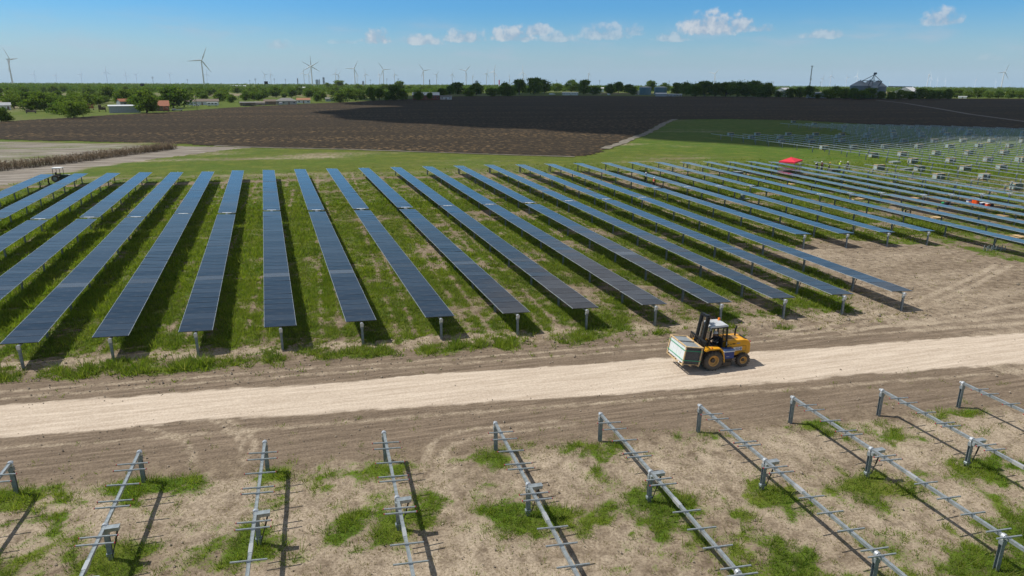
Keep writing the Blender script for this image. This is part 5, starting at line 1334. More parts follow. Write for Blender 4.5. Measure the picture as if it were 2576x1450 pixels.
# arched hut
q, D = dist(*D2(105, 645)); w = (D2(155, 0)[0] - D2(60, 0)[0]) * D / FPX
t = thing('arched_hut', (q[0], q[1], 0), -math.atan2(q[0], q[1]), 'arched grey metal hut beside the brown shed', 'hut')
mb = MB(); mb.add([(x, y, z) for x in (-w / 2, w / 2) for (y, z) in [(2.2 - 2.2 * math.cos(math.pi * i / 12), .9 + 1.9 * math.sin(math.pi * i / 12)) for i in range(13)] + [(4.4, 0), (0, 0)]], [(i, i + 1, 15 + i + 1, 15 + i) for i in range(14)] + [(14, 0, 15, 29), tuple(range(14, -1, -1)), tuple(range(15, 30))]); mb.build('shell', wallm('brown_grey_metal', (.26, .22, .19), .5), t)
mb = MB(); mb.box((0, -.02, .5), (w * .3, .06, 1.0)); mb.build('door', WOODW, t)
# two storage tanks
for (x0, x1, yb, yt, lab) in [(1376, 1490, 545, 475, 'left blue-green round storage tank at the field edge'), (1522, 1642, 545, 475, 'right blue-green round storage tank behind the pale shed')]:
    q, D = dist(*D3((x0 + x1) / 2, yb)); rr_ = (D3(x1, 0)[0] - D3(x0, 0)[0]) / 2 * D / FPX; hh = (D3(0, yb)[1] - D3(0, yt)[1]) * D / FPX
    t = thing('storage_tank', (q[0], q[1] + rr_, 0), 0, lab, 'tank', 'storage tanks')
    mb = MB(); mb.cyl((0, 0, 0), (0, 0, hh), rr_, n=36)
    for k_ in range(1, 5): mb.cyl((0, 0, hh * k_ / 5), (0, 0, hh * k_ / 5 + .12), rr_ + .06, n=36)
    mb.build('shell', TANK, t)
    mb = MB(); mb.lathe([(rr_ + .15, hh), (rr_ + .15, hh + .25), (rr_ * .5, hh + .9), (.2, hh + 1.1)], n=36); mb.build('roof', WROOF, t)
    mb = MB(); mb.bar((rr_ * .5, -rr_ * .88, 0), (rr_ * .5, -rr_ * .88, hh), .3); mb.build('ladder', M['galv'], t)
# grain bins and elevator
q, D = dist(*D4(1060, 580)); s = D / FPX / 3.68 / 1.0369
gx0 = 1060
def bin_(x0, x1, ze, zt, dy, lab):
    c = ((x0 + x1) / 2 - gx0) * s; rad = (x1 - x0) / 2 * s
    ang = -math.atan2(q[0], q[1]); px_, py_2 = q[0] + math.cos(ang) * c - math.sin(ang) * dy, q[1] + math.sin(ang) * c + math.cos(ang) * dy
    t = thing('grain_bin', (px_, py_2, 0), ang, lab, 'grain bin', 'round grain bins')
    he = (580 - ze) * s; ht = (580 - zt) * s
    mb = MB(); mb.cyl((0, 0, 0), (0, 0, he), rad, n=40)
    for k_ in range(1, 9): mb.cyl((0, 0, he * k_ / 9), (0, 0, he * k_ / 9 + .15), rad + .06, n=40)
    mb.build('wall', BINM, t)
    mb = MB(); mb.lathe([(rad + .3, he), (rad * .15, ht), (.3, ht + .2)], n=40)
    for k_ in range(20):
        a = k_ * math.pi / 10; mb.bar((math.cos(a) * rad, math.sin(a) * rad, he + .2), (math.cos(a) * rad * .15, math.sin(a) * rad * .15, ht + .15), .18)
    mb.build('roof', BINR, t)
    mb = MB(); mb.box((0, 0, ht + .7), (1.4, 1.4, 1.2)); mb.build('hatch', M['galv'], t)
    return px_, py_2, ht
b1 = bin_(905, 1075, 462, 418, 6, 'left grain bin with low cone roof beside the elevator')
b2 = bin_(1060, 1222, 468, 420, 9, 'right grain bin with low cone roof beside the elevator')
b3 = bin_(1005, 1140, 455, 412, 30, 'rear grain bin peeking between the two front ones')
b4 = bin_(1085, 1150, 478, 455, -8, 'small pale hopper bin in front of the two large ones')
q2 = (q[0], q[1] - 3)
t = thing('grain_elevator', (q2[0] + .2, q2[1], 0), -math.atan2(q[0], q[1]), 'tall steel grain elevator leg with slanting spouts between the round bins', 'grain elevator')
he = (580 - 355) * s
M['elev'] = mat('dark_steel', (.10, .13, .14), .5, .3, .15)
mb = MB(); c0 = (1085 - gx0) * s
for dx in (-.9, .9):
    for dy in (-.9, .9): mb.bar((c0 + dx * 1.3, dy * 1.3, 0), (c0 + dx * .8, dy * .8, he), .28)
for i in range(12):
    z = he * i / 12; z2 = he * (i + 1) / 12; f = 1
    mb.bar((c0 - 1.1, -1.1, z), (c0 + 1.1, -1.1, z2), .16); mb.bar((c0 + 1.1, 1.1, z), (c0 - 1.1, 1.1, z2), .16); mb.bar((c0 - 1.1, 1.1, z), (c0 - 1.1, -1.1, z2), .16); mb.bar((c0 - 1.2, -1.2, z), (c0 + 1.2, -1.2, z), .14)
mb.build('tower', M['elev'], t)
mb = MB(); mb.box((c0 + .8, 0, he + .5), (3.6, 2.6, 2.6), ch=.6); mb.build('head', M['elev'], t)
mb = MB()
for (x, z) in ((985, 420), (1155, 425), (1040, 470)): mb.cyl((c0, 0, he - 1), ((x - gx0) * s, 4, (580 - z) * s), .35, n=8)
mb.build('spout', M['elev'], t)
mb = MB(); mb.bar(((985 - gx0) * s, 5, (580 - 416) * s), ((1160 - gx0) * s, 5, (580 - 420) * s), 1.0, .8); mb.bar(((1155 - gx0) * s, 4, (580 - 425) * s), ((1120 - gx0) * s, 0, (580 - 490) * s), 1.0); mb.build('conveyor', M['elev'], t)
mb = MB(); mb.bar(((1215 - gx0) * s, 6, (580 - 467) * s), ((1415 - gx0) * s, 6, (580 - 470) * s), .9, .9); mb.bar(((1330 - gx0) * s, 6, 0), ((1330 - gx0) * s, 6, (580 - 470) * s), .35); mb.build('gallery', M['elev'], t)
# junk yard and parked things at the left village
def vehicle(f, x, yb, wpx, hm, label, body, kind='trailer', rz=0):
    q, D = dist(*f(x, yb)); w = wpx / 3.68 / 1.0369 * D / FPX; ang = -math.atan2(q[0], q[1]) + R(rz)
    t = thing({'trailer': 'trailer', 'car': 'parked_car', 'truck': 'truck', 'machine': 'farm_machine'}[kind], (q[0], q[1], 0), ang, label, {'trailer': 'trailer', 'car': 'car', 'truck': 'truck', 'machine': 'farm machine'}[kind])
    mb = MB()
    if kind == 'car':
        mb.prism([(-w / 2, .35), (-w / 2, .85), (-w * .3, .95), (-w * .18, 1.42), (w * .2, 1.45), (w * .34, .98), (w / 2, .85), (w / 2, .35)], 0, 1.7); mb.build('body', body, t)
        mb = MB(); mb.prism([(-w * .26, .97), (-w * .16, 1.36), (w * .18, 1.38), (w * .29, .99)], -.012, 1.712); mb.build('window', M['pane'], t)
    elif kind == 'machine':
        mb.box((0, 1, hm * .45), (w * .7, 1.6, hm * .4), ch=.1); mb.box((-w * .2, 1, hm * .8), (w * .3, 1.2, hm * .4), ch=.1); mb.bar((-w * .1, 1, hm * .6), (w * .5, 1, hm * .95), .3); mb.build('body', body, t)
    elif kind == 'truck':
        mb.box((-w * .12, 1, hm * .6), (w * .72, 2.2, hm * .7), ch=.05); mb.build('cargo_box', body, t)
        mb = MB(); mb.prism([(w * .26, .5), (w * .26, hm * .8), (w * .38, hm * .8), (w * .44, hm * .5), (w * .5, hm * .45), (w * .5, .5)], 0.1, 1.9); mb.build('cab', body, t)
        mb = MB(); mb.box((w * .34, .06, hm * .62), (w * .08, .06, hm * .2)); mb.build('window', M['pane'], t)
    else:
        mb.box((0, 1, hm * .58), (w, 2.3, hm * .75), ch=.12); mb.build('body', body, t)
        for i in range(3):
            mb = MB(); mb.box((-w * .3 + w * .3 * i, -.17, hm * .65), (w * .14, .05, hm * .22)); mb.build('window', M['pane'], t)
    for x_ in (-w * .3, w * .3):
        for y_ in (.0, 1.8):
            mb = MB(); mb.cyl((x_, y_ - .12, .33), (x_, y_ + .12, .33), .33, n=14); mb.build('wheel', M['rubber'], t)
vehicle(D1, 2042, 656, 100, 3.0, 'white caravan trailer parked before the long low house', WHITEW)
vehicle(D1, 2385, 655, 100, 1.8, 'dark pickup shaped car beside the low carport', M['navy'], 'car')
vehicle(D1, 1885, 655, 60, 1.5, 'pale car parked by the power pole left of the caravan', WHITEW, 'car')
vehicle(D1, 985, 705, 90, 3.6, 'dark rusty farm machine left of the corrugated barn', M['bark'], 'machine')
vehicle(D1, 870, 690, 85, 3.8, 'rust red farm machine at the junk yard beside the big bush', RUST, 'machine')
vehicle(D1, 300, 722, 120, 2.0, 'low rusty wagon hidden in bushes at far left', BROWNR, 'machine')
vehicle(D1, 1595, 705, 60, 3.0, 'dark rusty trailer end in front of the rusty roofed barn', RUST, 'machine')
vehicle(D1, 1700, 700, 130, 1.3, 'row-end flatbed trailer with pale load under the round tree', M['greytop'], 'machine')
vehicle(D2, 305, 645, 30, 2.4, 'small white box trailer before the hip roofed house', WHITEW)
vehicle(D3, 515, 548, 60, 2.8, 'white grain trailer at the field edge left of the portable building', WHITEW, 'truck')
vehicle(D3, 1060, 550, 30, 2.6, 'lone white tipped trailer at the dark field edge', WHITEW, 'truck')

# ------------------------------------------------------------------ masts, poles, billboards
def mast(f, xt, yt, xb, yb, lab, red=False):
    (u1, v1), (u0, v0) = f(xt, yt), f(xb, yb); q, D = dist(u0, max(v0, 226)); h = (max(v0, 226) - v1) * D / FPX
    t = thing('radio_mast', (q[0], q[1], 0), 0, lab, 'radio mast'); mb = MB(); w = h * .016
    for a in range(3):
        c, s_2 = math.cos(a * 2.094), math.sin(a * 2.094); mb.bar((c * w * 1.4, s_2 * w * 1.4, 0), (c * w * .7, s_2 * w * .7, h), w * .5)
    for i in range(16):
        z = h * i / 16
        for a in range(3):
            p, r_ = a * 2.094, (a + 1) * 2.094; mb.bar((math.cos(p) * w * 1.2, math.sin(p) * w * 1.2, z), (math.cos(r_) * w * 1.2, math.sin(r_) * w * 1.2, z + h / 16), w * .3)
    mb.build('lattice', M['elev'] if not red else M['canvas_red'], t)
    mb = MB()
    for a in range(3):
        c, s_2 = math.cos(a * 2.094), math.sin(a * 2.094); mb.box((c * w * 2.2, s_2 * w * 2.2, h * .985), (w, w, h * .045))
    mb.box((0, 0, h * .97), (w * 3, w * 3, w * .4)); mb.build('antennas', M['galv'], t)
    mb = MB(); mb.cyl((w * 1.6, -w, h * .5), (w * 1.6, -w * 1.8, h * .5), w * 1.4, n=12); mb.cyl((-w * 1.6, -w, h * .42), (-w * 1.6, -w * 1.8, h * .42), w, n=12); mb.build('dish', M['white'], t)
mast(D4, 533, 278, 512, 520, 'tall grey radio mast rising from the hedge left of the grain bins')
q, D = dist(D2(2400, 0)[0], 225); h = (225 - D2(0, 405)[1]) * D / FPX
t = thing('chimney', (q[0], q[1], 0), 0, 'red and white banded chimney above the trees at centre', 'chimney'); mb = MB(); mb.cyl((0, 0, 0), (0, 0, h * .5), 1.6, 1.5, n=14); mb.build('white_shaft', M['white'], t); mb = MB(); mb.cyl((0, 0, h * .5), (0, 0, h), 1.5, 1.4, n=14); mb.build('red_shaft', M['canvas_red'], t)
def billboard(f, x0, x1, yt, yb, lab, c):
    q, D = dist(f((x0 + x1) / 2, 0)[0], 228); s_2 = D / FPX / 3.68 / 1.0369; w = (x1 - x0) * s_2; zb = (228 - f(0, yb)[1]) * D / FPX; zt = (228 - f(0, yt)[1]) * D / FPX
    t = thing('billboard', (q[0], q[1], 0), -math.atan2(q[0], q[1]), lab, 'billboard'); mb = MB(); mb.box((0, 0, (zb + zt) / 2), (w, .5, zt - zb), ch=.1); mb.build('board', c, t)
    mb = MB(); mb.cyl((-w * .25, .3, 0), (-w * .25, .3, zb), .3, n=8); mb.cyl((w * .25, .3, 0), (w * .25, .3, zb), .3, n=8); mb.build('posts', M['galvdull'], t)
billboard(D1, 1355, 1392, 437, 462, 'dark billboard standing above the left wood', M['navy'])
billboard(D2, 152, 186, 418, 444, 'dark billboard above the trees right of the two close turbines', M['navy'])
poles = [(D1, 1893, 560, 690), (D1, 2297, 555, 640), (D2, 450, 515, 590), (D2, 858, 480, 580), (D2, 205, 420, 500), (D1, 810, 480, 580), (D3, 1885, 480, 560), (D2, 1598, 495, 585), (D1, 2460, 395, 470), (D2, 1435, 355, 450), (D2, 1325, 375, 450), (D3, 107, 365, 440), (D3, 395, 370, 440), (D1, 1810, 395, 460), (D2, 68, 390, 460), (D2, 1168, 400, 460), (D3, 555, 395, 450), (D3, 968, 400, 460), (D3, 1635, 400, 460), (D4, 165, 415, 480), (D4, 2540, 460, 510), (D1, 2405, 405, 470), (D2, 355, 395, 450), (D4, 615, 385, 480), (D2, 250, 390, 450), (D3, 290, 385, 440), (D3, 1920, 400, 460), (D1, 1480, 350, 450)]
polethings = []
for f, x, yt, yb in poles:
    u, v1 = f(x, yt); v0 = max(f(x, yb)[1], 226); q, D = dist(u, v0); h = min((v0 - v1) * D / FPX, 26)
    t = thing('utility_pole', (q[0], q[1], 0), random.uniform(-.6, .6)); mb = MB(); w = max(.16, h * .012); mb.cyl((0, 0, -.3), (0, 0, h), w, w * .7, n=8); mb.build('post', M['bark'], t)
    mb = MB(); mb.box((0, 0, h * .94), (h * .2, w, w)); mb.box((0, 0, h * .86), (h * .16, w, w)); mb.build('crossarm', M['bark'], t)
    mb = MB()
    for x_ in (-.09, -.045, .045, .09): mb.cyl((x_ * h, 0, h * .945), (x_ * h, 0, h * .965), w * .5, n=6)
    mb.build('insulators', M['white'], t)
    polethings.append((u, t))
for i, (u, t) in enumerate(sorted(polethings, key=lambda a: a[0])): tag(t, 'wooden utility pole with crossarms, %s from left along the tree line' % nth(i + 1), 'utility pole', 'utility poles in the tree line')
# town blocks on the horizon, distance haze put into their pale wall colour
for i, (x0, x1, yt) in enumerate([(462, 474, 390), (640, 668, 402), (672, 682, 398), (708, 728, 380), (1085, 1105, 415), (1728, 1738, 400), (2170, 2200, 410)]):
    u, v1 = D2((x0 + x1) / 2, yt); q, D = dist(u, 214.5); w = (x1 - x0) / 3.68 / 1.0369 * D / FPX; h = (214.5 - v1) * D / FPX
    t = thing('tower_block', (q[0], q[1], 0), -math.atan2(q[0], q[1]), 'pale hazy block on the horizon, %s from left' % nth(i + 1), 'tower block', 'hazy blocks on the horizon')
    mb = MB(); mb.box((0, 0, h / 2), (w, w * .7, h)); mb.box((0, 0, h + 1), (w * .5, w * .4, 3)); mb.build('wall', wallm('haze_paled_wall', (.55, .62, .70)), t)
    mb = MB()
    for k_ in range(5): mb.box((0, -w * .35 - .1, h * (k_ + .6) / 5.5), (w * .85, .2, h * .07))
    mb.build('window', M['pane'], t)

# ------------------------------------------------------------------ wind turbines
def tower_m():
    mb = MB(); mb.cyl((0, 0, -2), (0, 0, 79), 2.7, 1.8, n=20); return mb.mesh('tower', M['turbine'])
def nac_m():
    mb = MB(); mb.prism([(-4.2, 78.7), (-4.2, 81.6), (3.6, 82.0), (4.0, 81.4), (4.0, 79.0)], -1.7, 1.7); mb.v = [(v[1], -v[0], v[2]) for v in mb.v]; return mb.mesh('nacelle', M['turbine'])
def hub_m():
    mb = MB(); mb.lathe([(1.7, 0), (1.75, 1.2), (1.3, 2.4), (.5, 3.0), (.05, 3.1)], n=16); mb.v = [(v[0], -v[2], v[1]) for v in mb.v]; return smooth_m(mb.mesh('hub', M['turbine']))
def smooth_m(me): me.polygons.foreach_set('use_smooth', [True] * len(me.polygons)); return me
def blade_m():
    mb = MB(); L = 44.0; n = 12; vs = []; pr = [(0, 1.9, 1.9, 0), (2, 1.9, 1.8, 0), (8, 3.4, .9, .25), (16, 2.7, .6, .14), (28, 1.8, .36, .06), (38, 1.1, .2, .02), (43, .5, .1, 0), (44, .12, .04, 0)]
    for z, ch2, th, tw in pr:
        for i in range(n):
            a = 2 * math.pi * i / n; x, y = math.cos(a) * ch2 * .64 + ch2 * .14, math.sin(a) * th * .62
            vs.append((x * math.cos(tw) - y * math.sin(tw), x * math.sin(tw) + y * math.cos(tw), z))
    m = len(pr); mb.add(vs, [(a * n + i, a * n + (i + 1) % n, (a + 1) * n + (i + 1) % n, (a + 1) * n + i) for a in range(m - 1) for i in range(n)] + [tuple(range((m - 1) * n, m * n))]); return smooth_m(mb.mesh('blade', M['turbine']))
TW, NA, HU, BL = tower_m(), nac_m(), hub_m(), blade_m()
# hub pixel in the zoom frames, first blade angle (deg clockwise from up), turn of the rotor, relative size
TB = [(D1, 75, 203, -35, 60), (D1, 326, 343, 22, 25), (D1, 533, 358, 25, 20), (D1, 775, 347, 25, 20), (D1, 1015, 322, 0, 10), (D1, 1205, 348, -3, 30), (D1, 1303, 352, -60, 30), (D1, 1625, 350, -58, 40), (D1, 1931, 213, 25, 15), (D1, 1981, 345, 8, 20),
      (D2, 150, 350, -38, 15), (D2, 203, 345, -5, 60), (D2, 594, 270, 0, 10), (D2, 592, 274, 60, 10), (D2, 522, 336, 15, 40), (D2, 570, 350, 30, 30), (D2, 827, 340, 12, 30), (D2, 853, 350, 40, 30), (D2, 1008, 293, 30, 15), (D2, 1034, 358, 0, 60), (D2, 1113, 345, -12, 40), (D2, 1285, 303, -35, 15), (D2, 1250, 350, 0, 65), (D2, 1393, 348, -15, 45), (D2, 1671, 312, -38, 15), (D2, 1797, 352, 40, 40), (D2, 1947, 347, 10, 50), (D2, 2080, 315, 45, 15), (D2, 2145, 362, 0, 70), (D2, 2277, 340, 20, 50), (D2, 2352, 323, 18, 30), (D2, 2500, 365, 0, 75),
      (D3, 238, 328, 0, 40), (D3, 865, 340, 0, 72), (D3, 2080, 342, 45, 20), (D4, 725, 362, 0, 50), (D4, 643, 385, 20, 40), (D4, 877, 378, -30, 60), (D4, 980, 362, 10, 55), (D4, 1663, 352, 5, 78), (D4, 1690, 380, 0, 60), (D4, 1750, 400, 0, 60), (D4, 1828, 405, 0, 70), (D4, 2387, 325, 22, 45), (D4, 2115, 400, 5, 70), (D4, 2310, 415, -10, 60), (D4, 2445, 440, 10, 60), (D4, 1290, 425, 20, 60)]
tl = []
for f, x, y, ang, turn in TB:
    u, v = f(x, y)
    hz_v = HOR + math.tan(R(ROLL)) * (u - IW / 2)
    HH = 80.0; up_ = max(hz_v - v, 4)
    D = (HH - CAM_H) * FPX / up_ / math.cos(_p) ** 2 * 1.0
    sc = 1.0
    if D > 5000: sc = max(.45, (5000 / D)); D = 5000.0
    d = ray(u, v); d = d / (d @ FWD); pt = np.array([0, 0, CAM_H]) + d * (D)
    sc = pt[2] / 80.0
    az_ = math.atan2(pt[0], pt[1])
    t = thing('wind_turbine', (pt[0], pt[1], 0), -az_ + R(turn if (int(x) % 2) else -turn))
    t.scale = (sc,) * 3
    link('tower', TW, t); link('nacelle', NA, t)
    h = link('hub', HU, t, (0, -4.2, 80.2))
    for k_ in range(3): link('blade', BL, h, (0, -1.1, 0), (0, R(ang + 120 * k_), 0))
    tl.append((u, sc, t, D))
for i, (u, sc, t, D) in enumerate(sorted(tl, key=lambda a: a[0])): tag(t, '%s white wind turbine, %s from left along the horizon' % ('large' if D < 2900 else ('mid sized' if D < 4500 else 'small distant'), nth(i + 1)), 'wind turbine', 'wind turbines on the horizon')

# ------------------------------------------------------------------ dry maize strip at the left
r = np.random.default_rng(9)
cpts = [S(*p)[:2] for p in [(-120, 455), (0, 447), (100, 436), (180, 427), (250, 418), (340, 405), (440, 392), (462, 387)]]
vs = []; fs = []; N_ = 2000
seg = np.array([np.linalg.norm(b - a) for a, b in zip(cpts[:-1], cpts[1:])]); cum = np.concatenate([[0], np.cumsum(seg)])
for i in range(N_):
    dd = r.uniform(0, cum[-1]); k_ = int(np.searchsorted(cum, dd) - 1); k_ = min(max(k_, 0), len(seg) - 1); f = (dd - cum[k_]) / seg[k_]
    p = cpts[k_] * (1 - f) + cpts[k_ + 1] * f; dv = (cpts[k_ + 1] - cpts[k_]) / seg[k_]; nv = np.array([-dv[1], dv[0]])
    row = round(r.uniform(0, 4)) * .95; p = p + nv * (row + r.normal() * .12); h = r.uniform(1.0, 1.9); lean = r.normal(size=2) * .12; a = r.uniform(0, 3.14); w = .035
    dx, dy = math.cos(a) * w, math.sin(a) * w; o = len(vs)
    vs += [(p[0] - dx, p[1] - dy, 0), (p[0] + dx, p[1] + dy, 0), (p[0] + lean[0], p[1] + lean[1], h)]; fs.append((o, o + 1, o + 2))
    for j in range(5):
        z = h * r.uniform(.25, .95); an = r.uniform(0, 6.28); ll = r.uniform(.3, .6); c, s_2 = math.cos(an), math.sin(an); o = len(vs)
        bx, by = p[0] + lean[0] * z / h, p[1] + lean[1] * z / h
        vs += [(bx, by, z), (bx + c * ll * .5 - s_2 * .05, by + s_2 * ll * .5 + c * .05, z + .15), (bx + c * ll, by + s_2 * ll, z - r.uniform(0, .35)), (bx + c * ll * .5 + s_2 * .05, by + s_2 * ll * .5 - c * .05, z + .13)]; fs.append((o, o + 1, o + 2, o + 3))
me = bpy.data.meshes.new('dry_maize'); me.from_pydata(vs, [], fs); me.materials.append(mat('dry_maize_leaves', (.20, .145, .085), .85, 0, .5, .8)); tag(link('dry_maize', me), kind='stuff')

# ------------------------------------------------------------------ grass: tufts scattered where the ground is grassy
def blade_mat():
    m = bpy.data.materials.new('grass_blades'); m.use_nodes = True
    nt = m.node_tree; b = nt.nodes['Principled BSDF']
    t = mk(nt, 'ShaderNodeAttribute', attribute_name='shade').outputs['Fac']; d = mk(nt, 'ShaderNodeAttribute', attribute_name='dry').outputs['Fac']
    a = mixc(nt, t, (.070, .150, .010), (.24, .31, .024)); a = mixc(nt, d, a, (.30, .235, .12))
    nt.links.new(a, b.inputs['Base Color']); b.inputs['Roughness'].default_value = .7; b.inputs['Specular IOR Level'].default_value = .25
    tr_ = mk(nt, 'ShaderNodeBsdfTranslucent', {0: mixc(nt, 1.0, a, (1.2, 1.3, .7), 'MULTIPLY')}); mx = mk(nt, 'ShaderNodeMixShader', {0: .5, 1: b.outputs[0], 2: tr_.outputs[0]})
    nt.links.new(mx.outputs[0], nt.nodes['Material Output'].inputs[0])
    return m
M['blade'] = blade_mat()
def scatter(n, x0, x1, y0, y1, seed):
    r = np.random.default_rng(seed); x = r.uniform(x0, x1, n); y = r.uniform(y0, y1, n)
    q = np.stack([x, y, np.full(n, -CAM_H)], -1); c = q @ FWD; u = IW / 2 + FPX * (q @ RT) / c; v = IH / 2 - FPX * (q @ UP) / c
    k = (c > 1) & (u > -80) & (u < IW + 80) & (v < IH + 120) & (v > -50)
    return x[k], y[k]
def tufts(boxes, seed):
    xs_, ys_ = [], []
    for i, (n, *b) in enumerate(boxes):
        x, y = scatter(n, *b, seed + i); xs_.append(x); ys_.append(y)
    x = np.concatenate(xs_); y = np.concatenate(ys_); r = np.random.default_rng(seed + 99)
    mk_ = masks(x, y); fine_ = fbm(x, y, 2.2, 95, 3)
    g = mk_['grass'] + (fine_ - .5) * .8
    keep = (g > .44 + r.uniform(-.34, .34, len(x))) & (mk_['gravel'] < .2)
    dryk = (~keep) & (r.uniform(0, 1, len(x)) < .34 * mk_['straw']) & (mk_['gravel'] < .1) & (mk_['dark'] < .3)
    sel = (keep | dryk) & (r.uniform(0, 1, len(x)) > ss(92, 150, y) * 1.02)
    x, y, g, lush = x[sel], y[sel], g[sel], mk_['lush'][sel]; dry = dryk[sel]
    n = len(x); K = 6
    near = np.clip((yT(x) + 1 - y) / 6, 0, 1); ends = np.exp(-((y - yend(x) + 1.6) / 1.6) ** 2)
    hgt = (.11 + .22 * np.clip(g - .4, 0, 1) * (.5 + lush)) * (1 + .8 * ends) * r.uniform(.6, 1.3, n) * np.exp(r.normal(size=n) * .38); hgt = np.where(dry, hgt * .55, hgt)
    sp = .10 + .10 * r.uniform(0, 1, n) + .05 * (y > 60)
    ang = r.uniform(0, 6.283, (n, K)); rad = sp[:, None] * np.sqrt(r.uniform(0, 1, (n, K)))
    bx = x[:, None] + np.cos(ang) * rad; by = y[:, None] + np.sin(ang) * rad
    z0 = relief(x, y)[:, None] - .01
    tw = r.uniform(0, 6.283, (n, K)); w = (.012 + .012 * (y[:, None] > 36) + .014 * (y[:, None] > 60) + .02 * (y[:, None] > 90)) * r.uniform(.8, 1.5, (n, K))
    ln = hgt[:, None] * r.uniform(.2, .9, (n, K))
    tipx = bx + np.cos(ang) * ln; tipy = by + np.sin(ang) * ln; tipz = z0 + hgt[:, None] * r.uniform(.6, 1.1, (n, K))
    v = np.empty((n, K, 3, 3), np.float32)
    v[:, :, 0] = np.stack([bx - np.cos(tw) * w, by - np.sin(tw) * w, np.broadcast_to(z0, bx.shape)], -1)
    v[:, :, 1] = np.stack([bx + np.cos(tw) * w, by + np.sin(tw) * w, np.broadcast_to(z0, bx.shape)], -1)
    v[:, :, 2] = np.stack([tipx, tipy, tipz], -1)
    m = n * K; me = bpy.data.meshes.new('grass'); me.vertices.add(m * 3); me.vertices.foreach_set('co', v.reshape(-1))
    me.loops.add(m * 3); me.loops.foreach_set('vertex_index', np.arange(m * 3, dtype=np.int32)); me.polygons.add(m)
    me.polygons.foreach_set('loop_start', np.arange(0, m * 3, 3, dtype=np.int32)); me.polygons.foreach_set('loop_total', np.full(m, 3, np.int32)); me.update(calc_edges=True)
    sh = np.clip(.25 + .5 * lush[:, None] + r.normal(size=(n, K)) * .26 + (fbm(x, y, .8, 97) - .5)[:, None] * 1.3, 0, 1)
    at = me.attributes.new('shade', 'FLOAT', 'POINT'); at.data.foreach_set('value', np.repeat(sh.reshape(-1), 3).astype(np.float32))
    dr_ = np.where(dry[:, None], r.uniform(.7, 1, (n, K)), np.clip(r.normal(size=(n, K)) * .18 + .06 + .25 * (1 - lush[:, None]), 0, .7))
    at = me.attributes.new('dry', 'FLOAT', 'POINT'); at.data.foreach_set('value', np.repeat(dr_.reshape(-1), 3).astype(np.float32))
    me.materials.append(M['blade']); return tag(link('grass', me), kind='stuff')
tufts([(60000, -18, 40, 13, 34), (70000, -26, 44, 38, 62), (90000, -40, 75, 62, 100), (60000, -55, 100, 98, 150), (40000, 40, 140, 40, 130), (40000, 30, 250, 130, 250)], 301)

# stones and clods lying on the bare ground
r = np.random.default_rng(77); xs_, ys_ = [], []
for i, (n, *b) in enumerate([(9000, -18, 46, 13, 46), (5000, 36, 90, 28, 64)]):
    x, y = scatter(n, *b, 700 + i); xs_.append(x); ys_.append(y)
x = np.concatenate(xs_); y = np.concatenate(ys_); mk_ = masks(x, y); kp = (mk_['grass'] < .35) & (r.uniform(0, 1, len(x)) < np.where(mk_['gravel'] > .5, .25, .8)); x, y = x[kp], y[kp]
mb = MB(); rad = .016 * np.exp(np.abs(r.normal(size=len(x))) * .55) * (1 + .6 * (y > 38))
for a, b, s_2 in zip(x, y, rad):
    j = r.uniform(.6, 1.3, 6) * s_2; w_ = r.uniform(0, 6.28); c_, d_ = math.cos(w_), math.sin(w_); z_ = float(s_2) * .3 + .012
    mb.add([(a + c_ * j[0], b + d_ * j[0], z_), (a - d_ * j[1], b + c_ * j[1], z_), (a - c_ * j[2], b - d_ * j[2], z_), (a + d_ * j[3], b - c_ * j[3], z_), (a, b, z_ + j[4] * .8), (a, b, z_ - s_2)], [(0, 1, 4), (1, 2, 4), (2, 3, 4), (3, 0, 4), (1, 0, 5), (2, 1, 5), (3, 2, 5), (0, 3, 5)])
tag(mb.build('stones', mat('dry_clods', (.30, .245, .185), .95, 0, .45, .7)), kind='stuff')

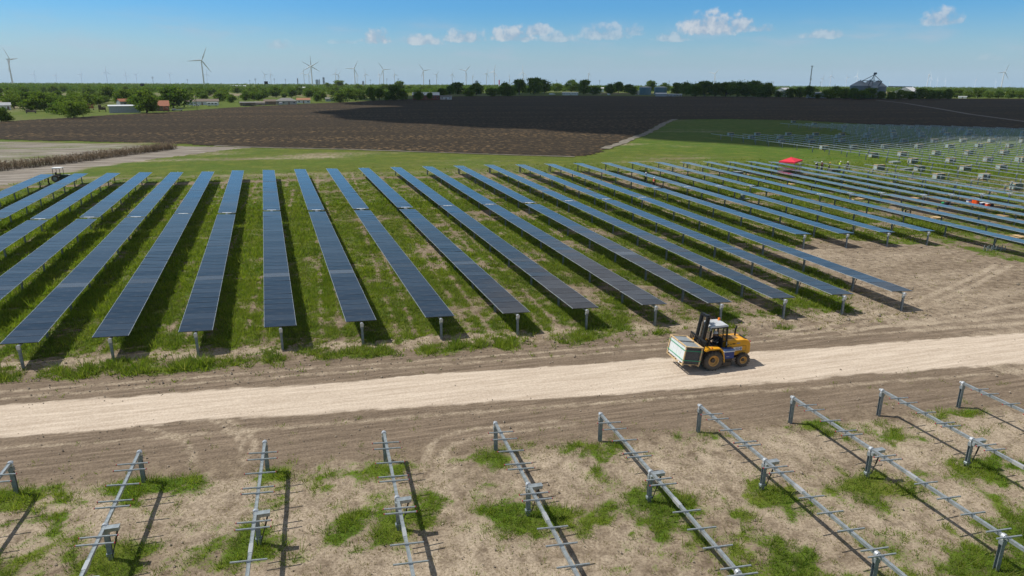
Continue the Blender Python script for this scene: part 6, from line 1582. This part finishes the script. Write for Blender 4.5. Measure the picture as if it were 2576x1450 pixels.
# ------------------------------------------------------------------ the cloud whose shadow lies over the far field (it floats above the frame)
ALT = 620.0
off = np.array([SUN_DIR[0], SUN_DIR[1]]) / np.linalg.norm(SUN_DIR) * ALT / math.tan(SUN_EL)
SHADE = [S(*p)[:2] for p in [(1000, 303), (1300, 320), (1560, 327), (1640, 352), (1850, 366), (2150, 362), (2360, 345), (2671, 334), (2900, 330), (2900, 262), (2671, 262), (2300, 256), (2000, 254), (1850, 247), (1500, 243), (1200, 246), (1180, 250), (1000, 265), (1250, 282), (980, 290)]]
def cloud(name, poly, n, seed, rlo, rhi):
    r = np.random.default_rng(seed); poly = np.array(poly); lo, hi = poly.min(0), poly.max(0); mb = MB(); k_ = 0
    ico = [];  import bmesh
    bm = bmesh.new(); bmesh.ops.create_icosphere(bm, subdivisions=3, radius=1.0); bv_ = np.array([v.co[:] for v in bm.verts]); bf = [tuple(v.index for v in f.verts) for f in bm.faces]; bm.free()
    pts = []
    while len(pts) < n:
        p = r.uniform(lo, hi)
        if inpoly(np.array([p[0]]), np.array([p[1]]), poly)[0]: pts.append(p)
    for p in pts:
        d0 = math.hypot(*p); rad = r.uniform(rlo, rhi) * (1 + d0 / 900)
        vv = bv_ * np.array([rad, rad, rad * .5]); vv = vv * (1 + .35 * (fbm(bv_[:, 0] * 3 + p[0], bv_[:, 1] * 3 + bv_[:, 2] * 2, 1.0, 7, 3)[:, None] - .5))
        vv = vv + np.array([p[0] + off[0], p[1] + off[1], ALT + r.uniform(-15, 25)]); mb.add(vv, bf)
    o = mb.build(name, M['cloudwhite']); smooth(o); tag(o, kind='structure'); return o
M['cloudwhite'] = mat('cloud_white', (.85, .86, .88), 1.0, 0, .03, .01, spec=0.0)
cloud('cloud', SHADE, 1000, 4, 22, 36)

# ------------------------------------------------------------------ the hazy air over the plain
hm = bpy.data.materials.new('hazy_air'); hm.use_nodes = True
hn = hm.node_tree
for n_ in list(hn.nodes):
    if n_.type != 'OUTPUT_MATERIAL': hn.nodes.remove(n_)
pv = hn.nodes.new('ShaderNodeVolumePrincipled'); pv.inputs['Color'].default_value = (.80, .90, 1.0, 1); pv.inputs['Density'].default_value = HAZE = 0.000038
hn.links.new(pv.outputs[0], [n_ for n_ in hn.nodes if n_.type == 'OUTPUT_MATERIAL'][0].inputs['Volume'])
mb = MB(); mb.box((0, 2500, 70), (13000, 9000, 145)); tag(mb.build('haze', hm), kind='stuff')
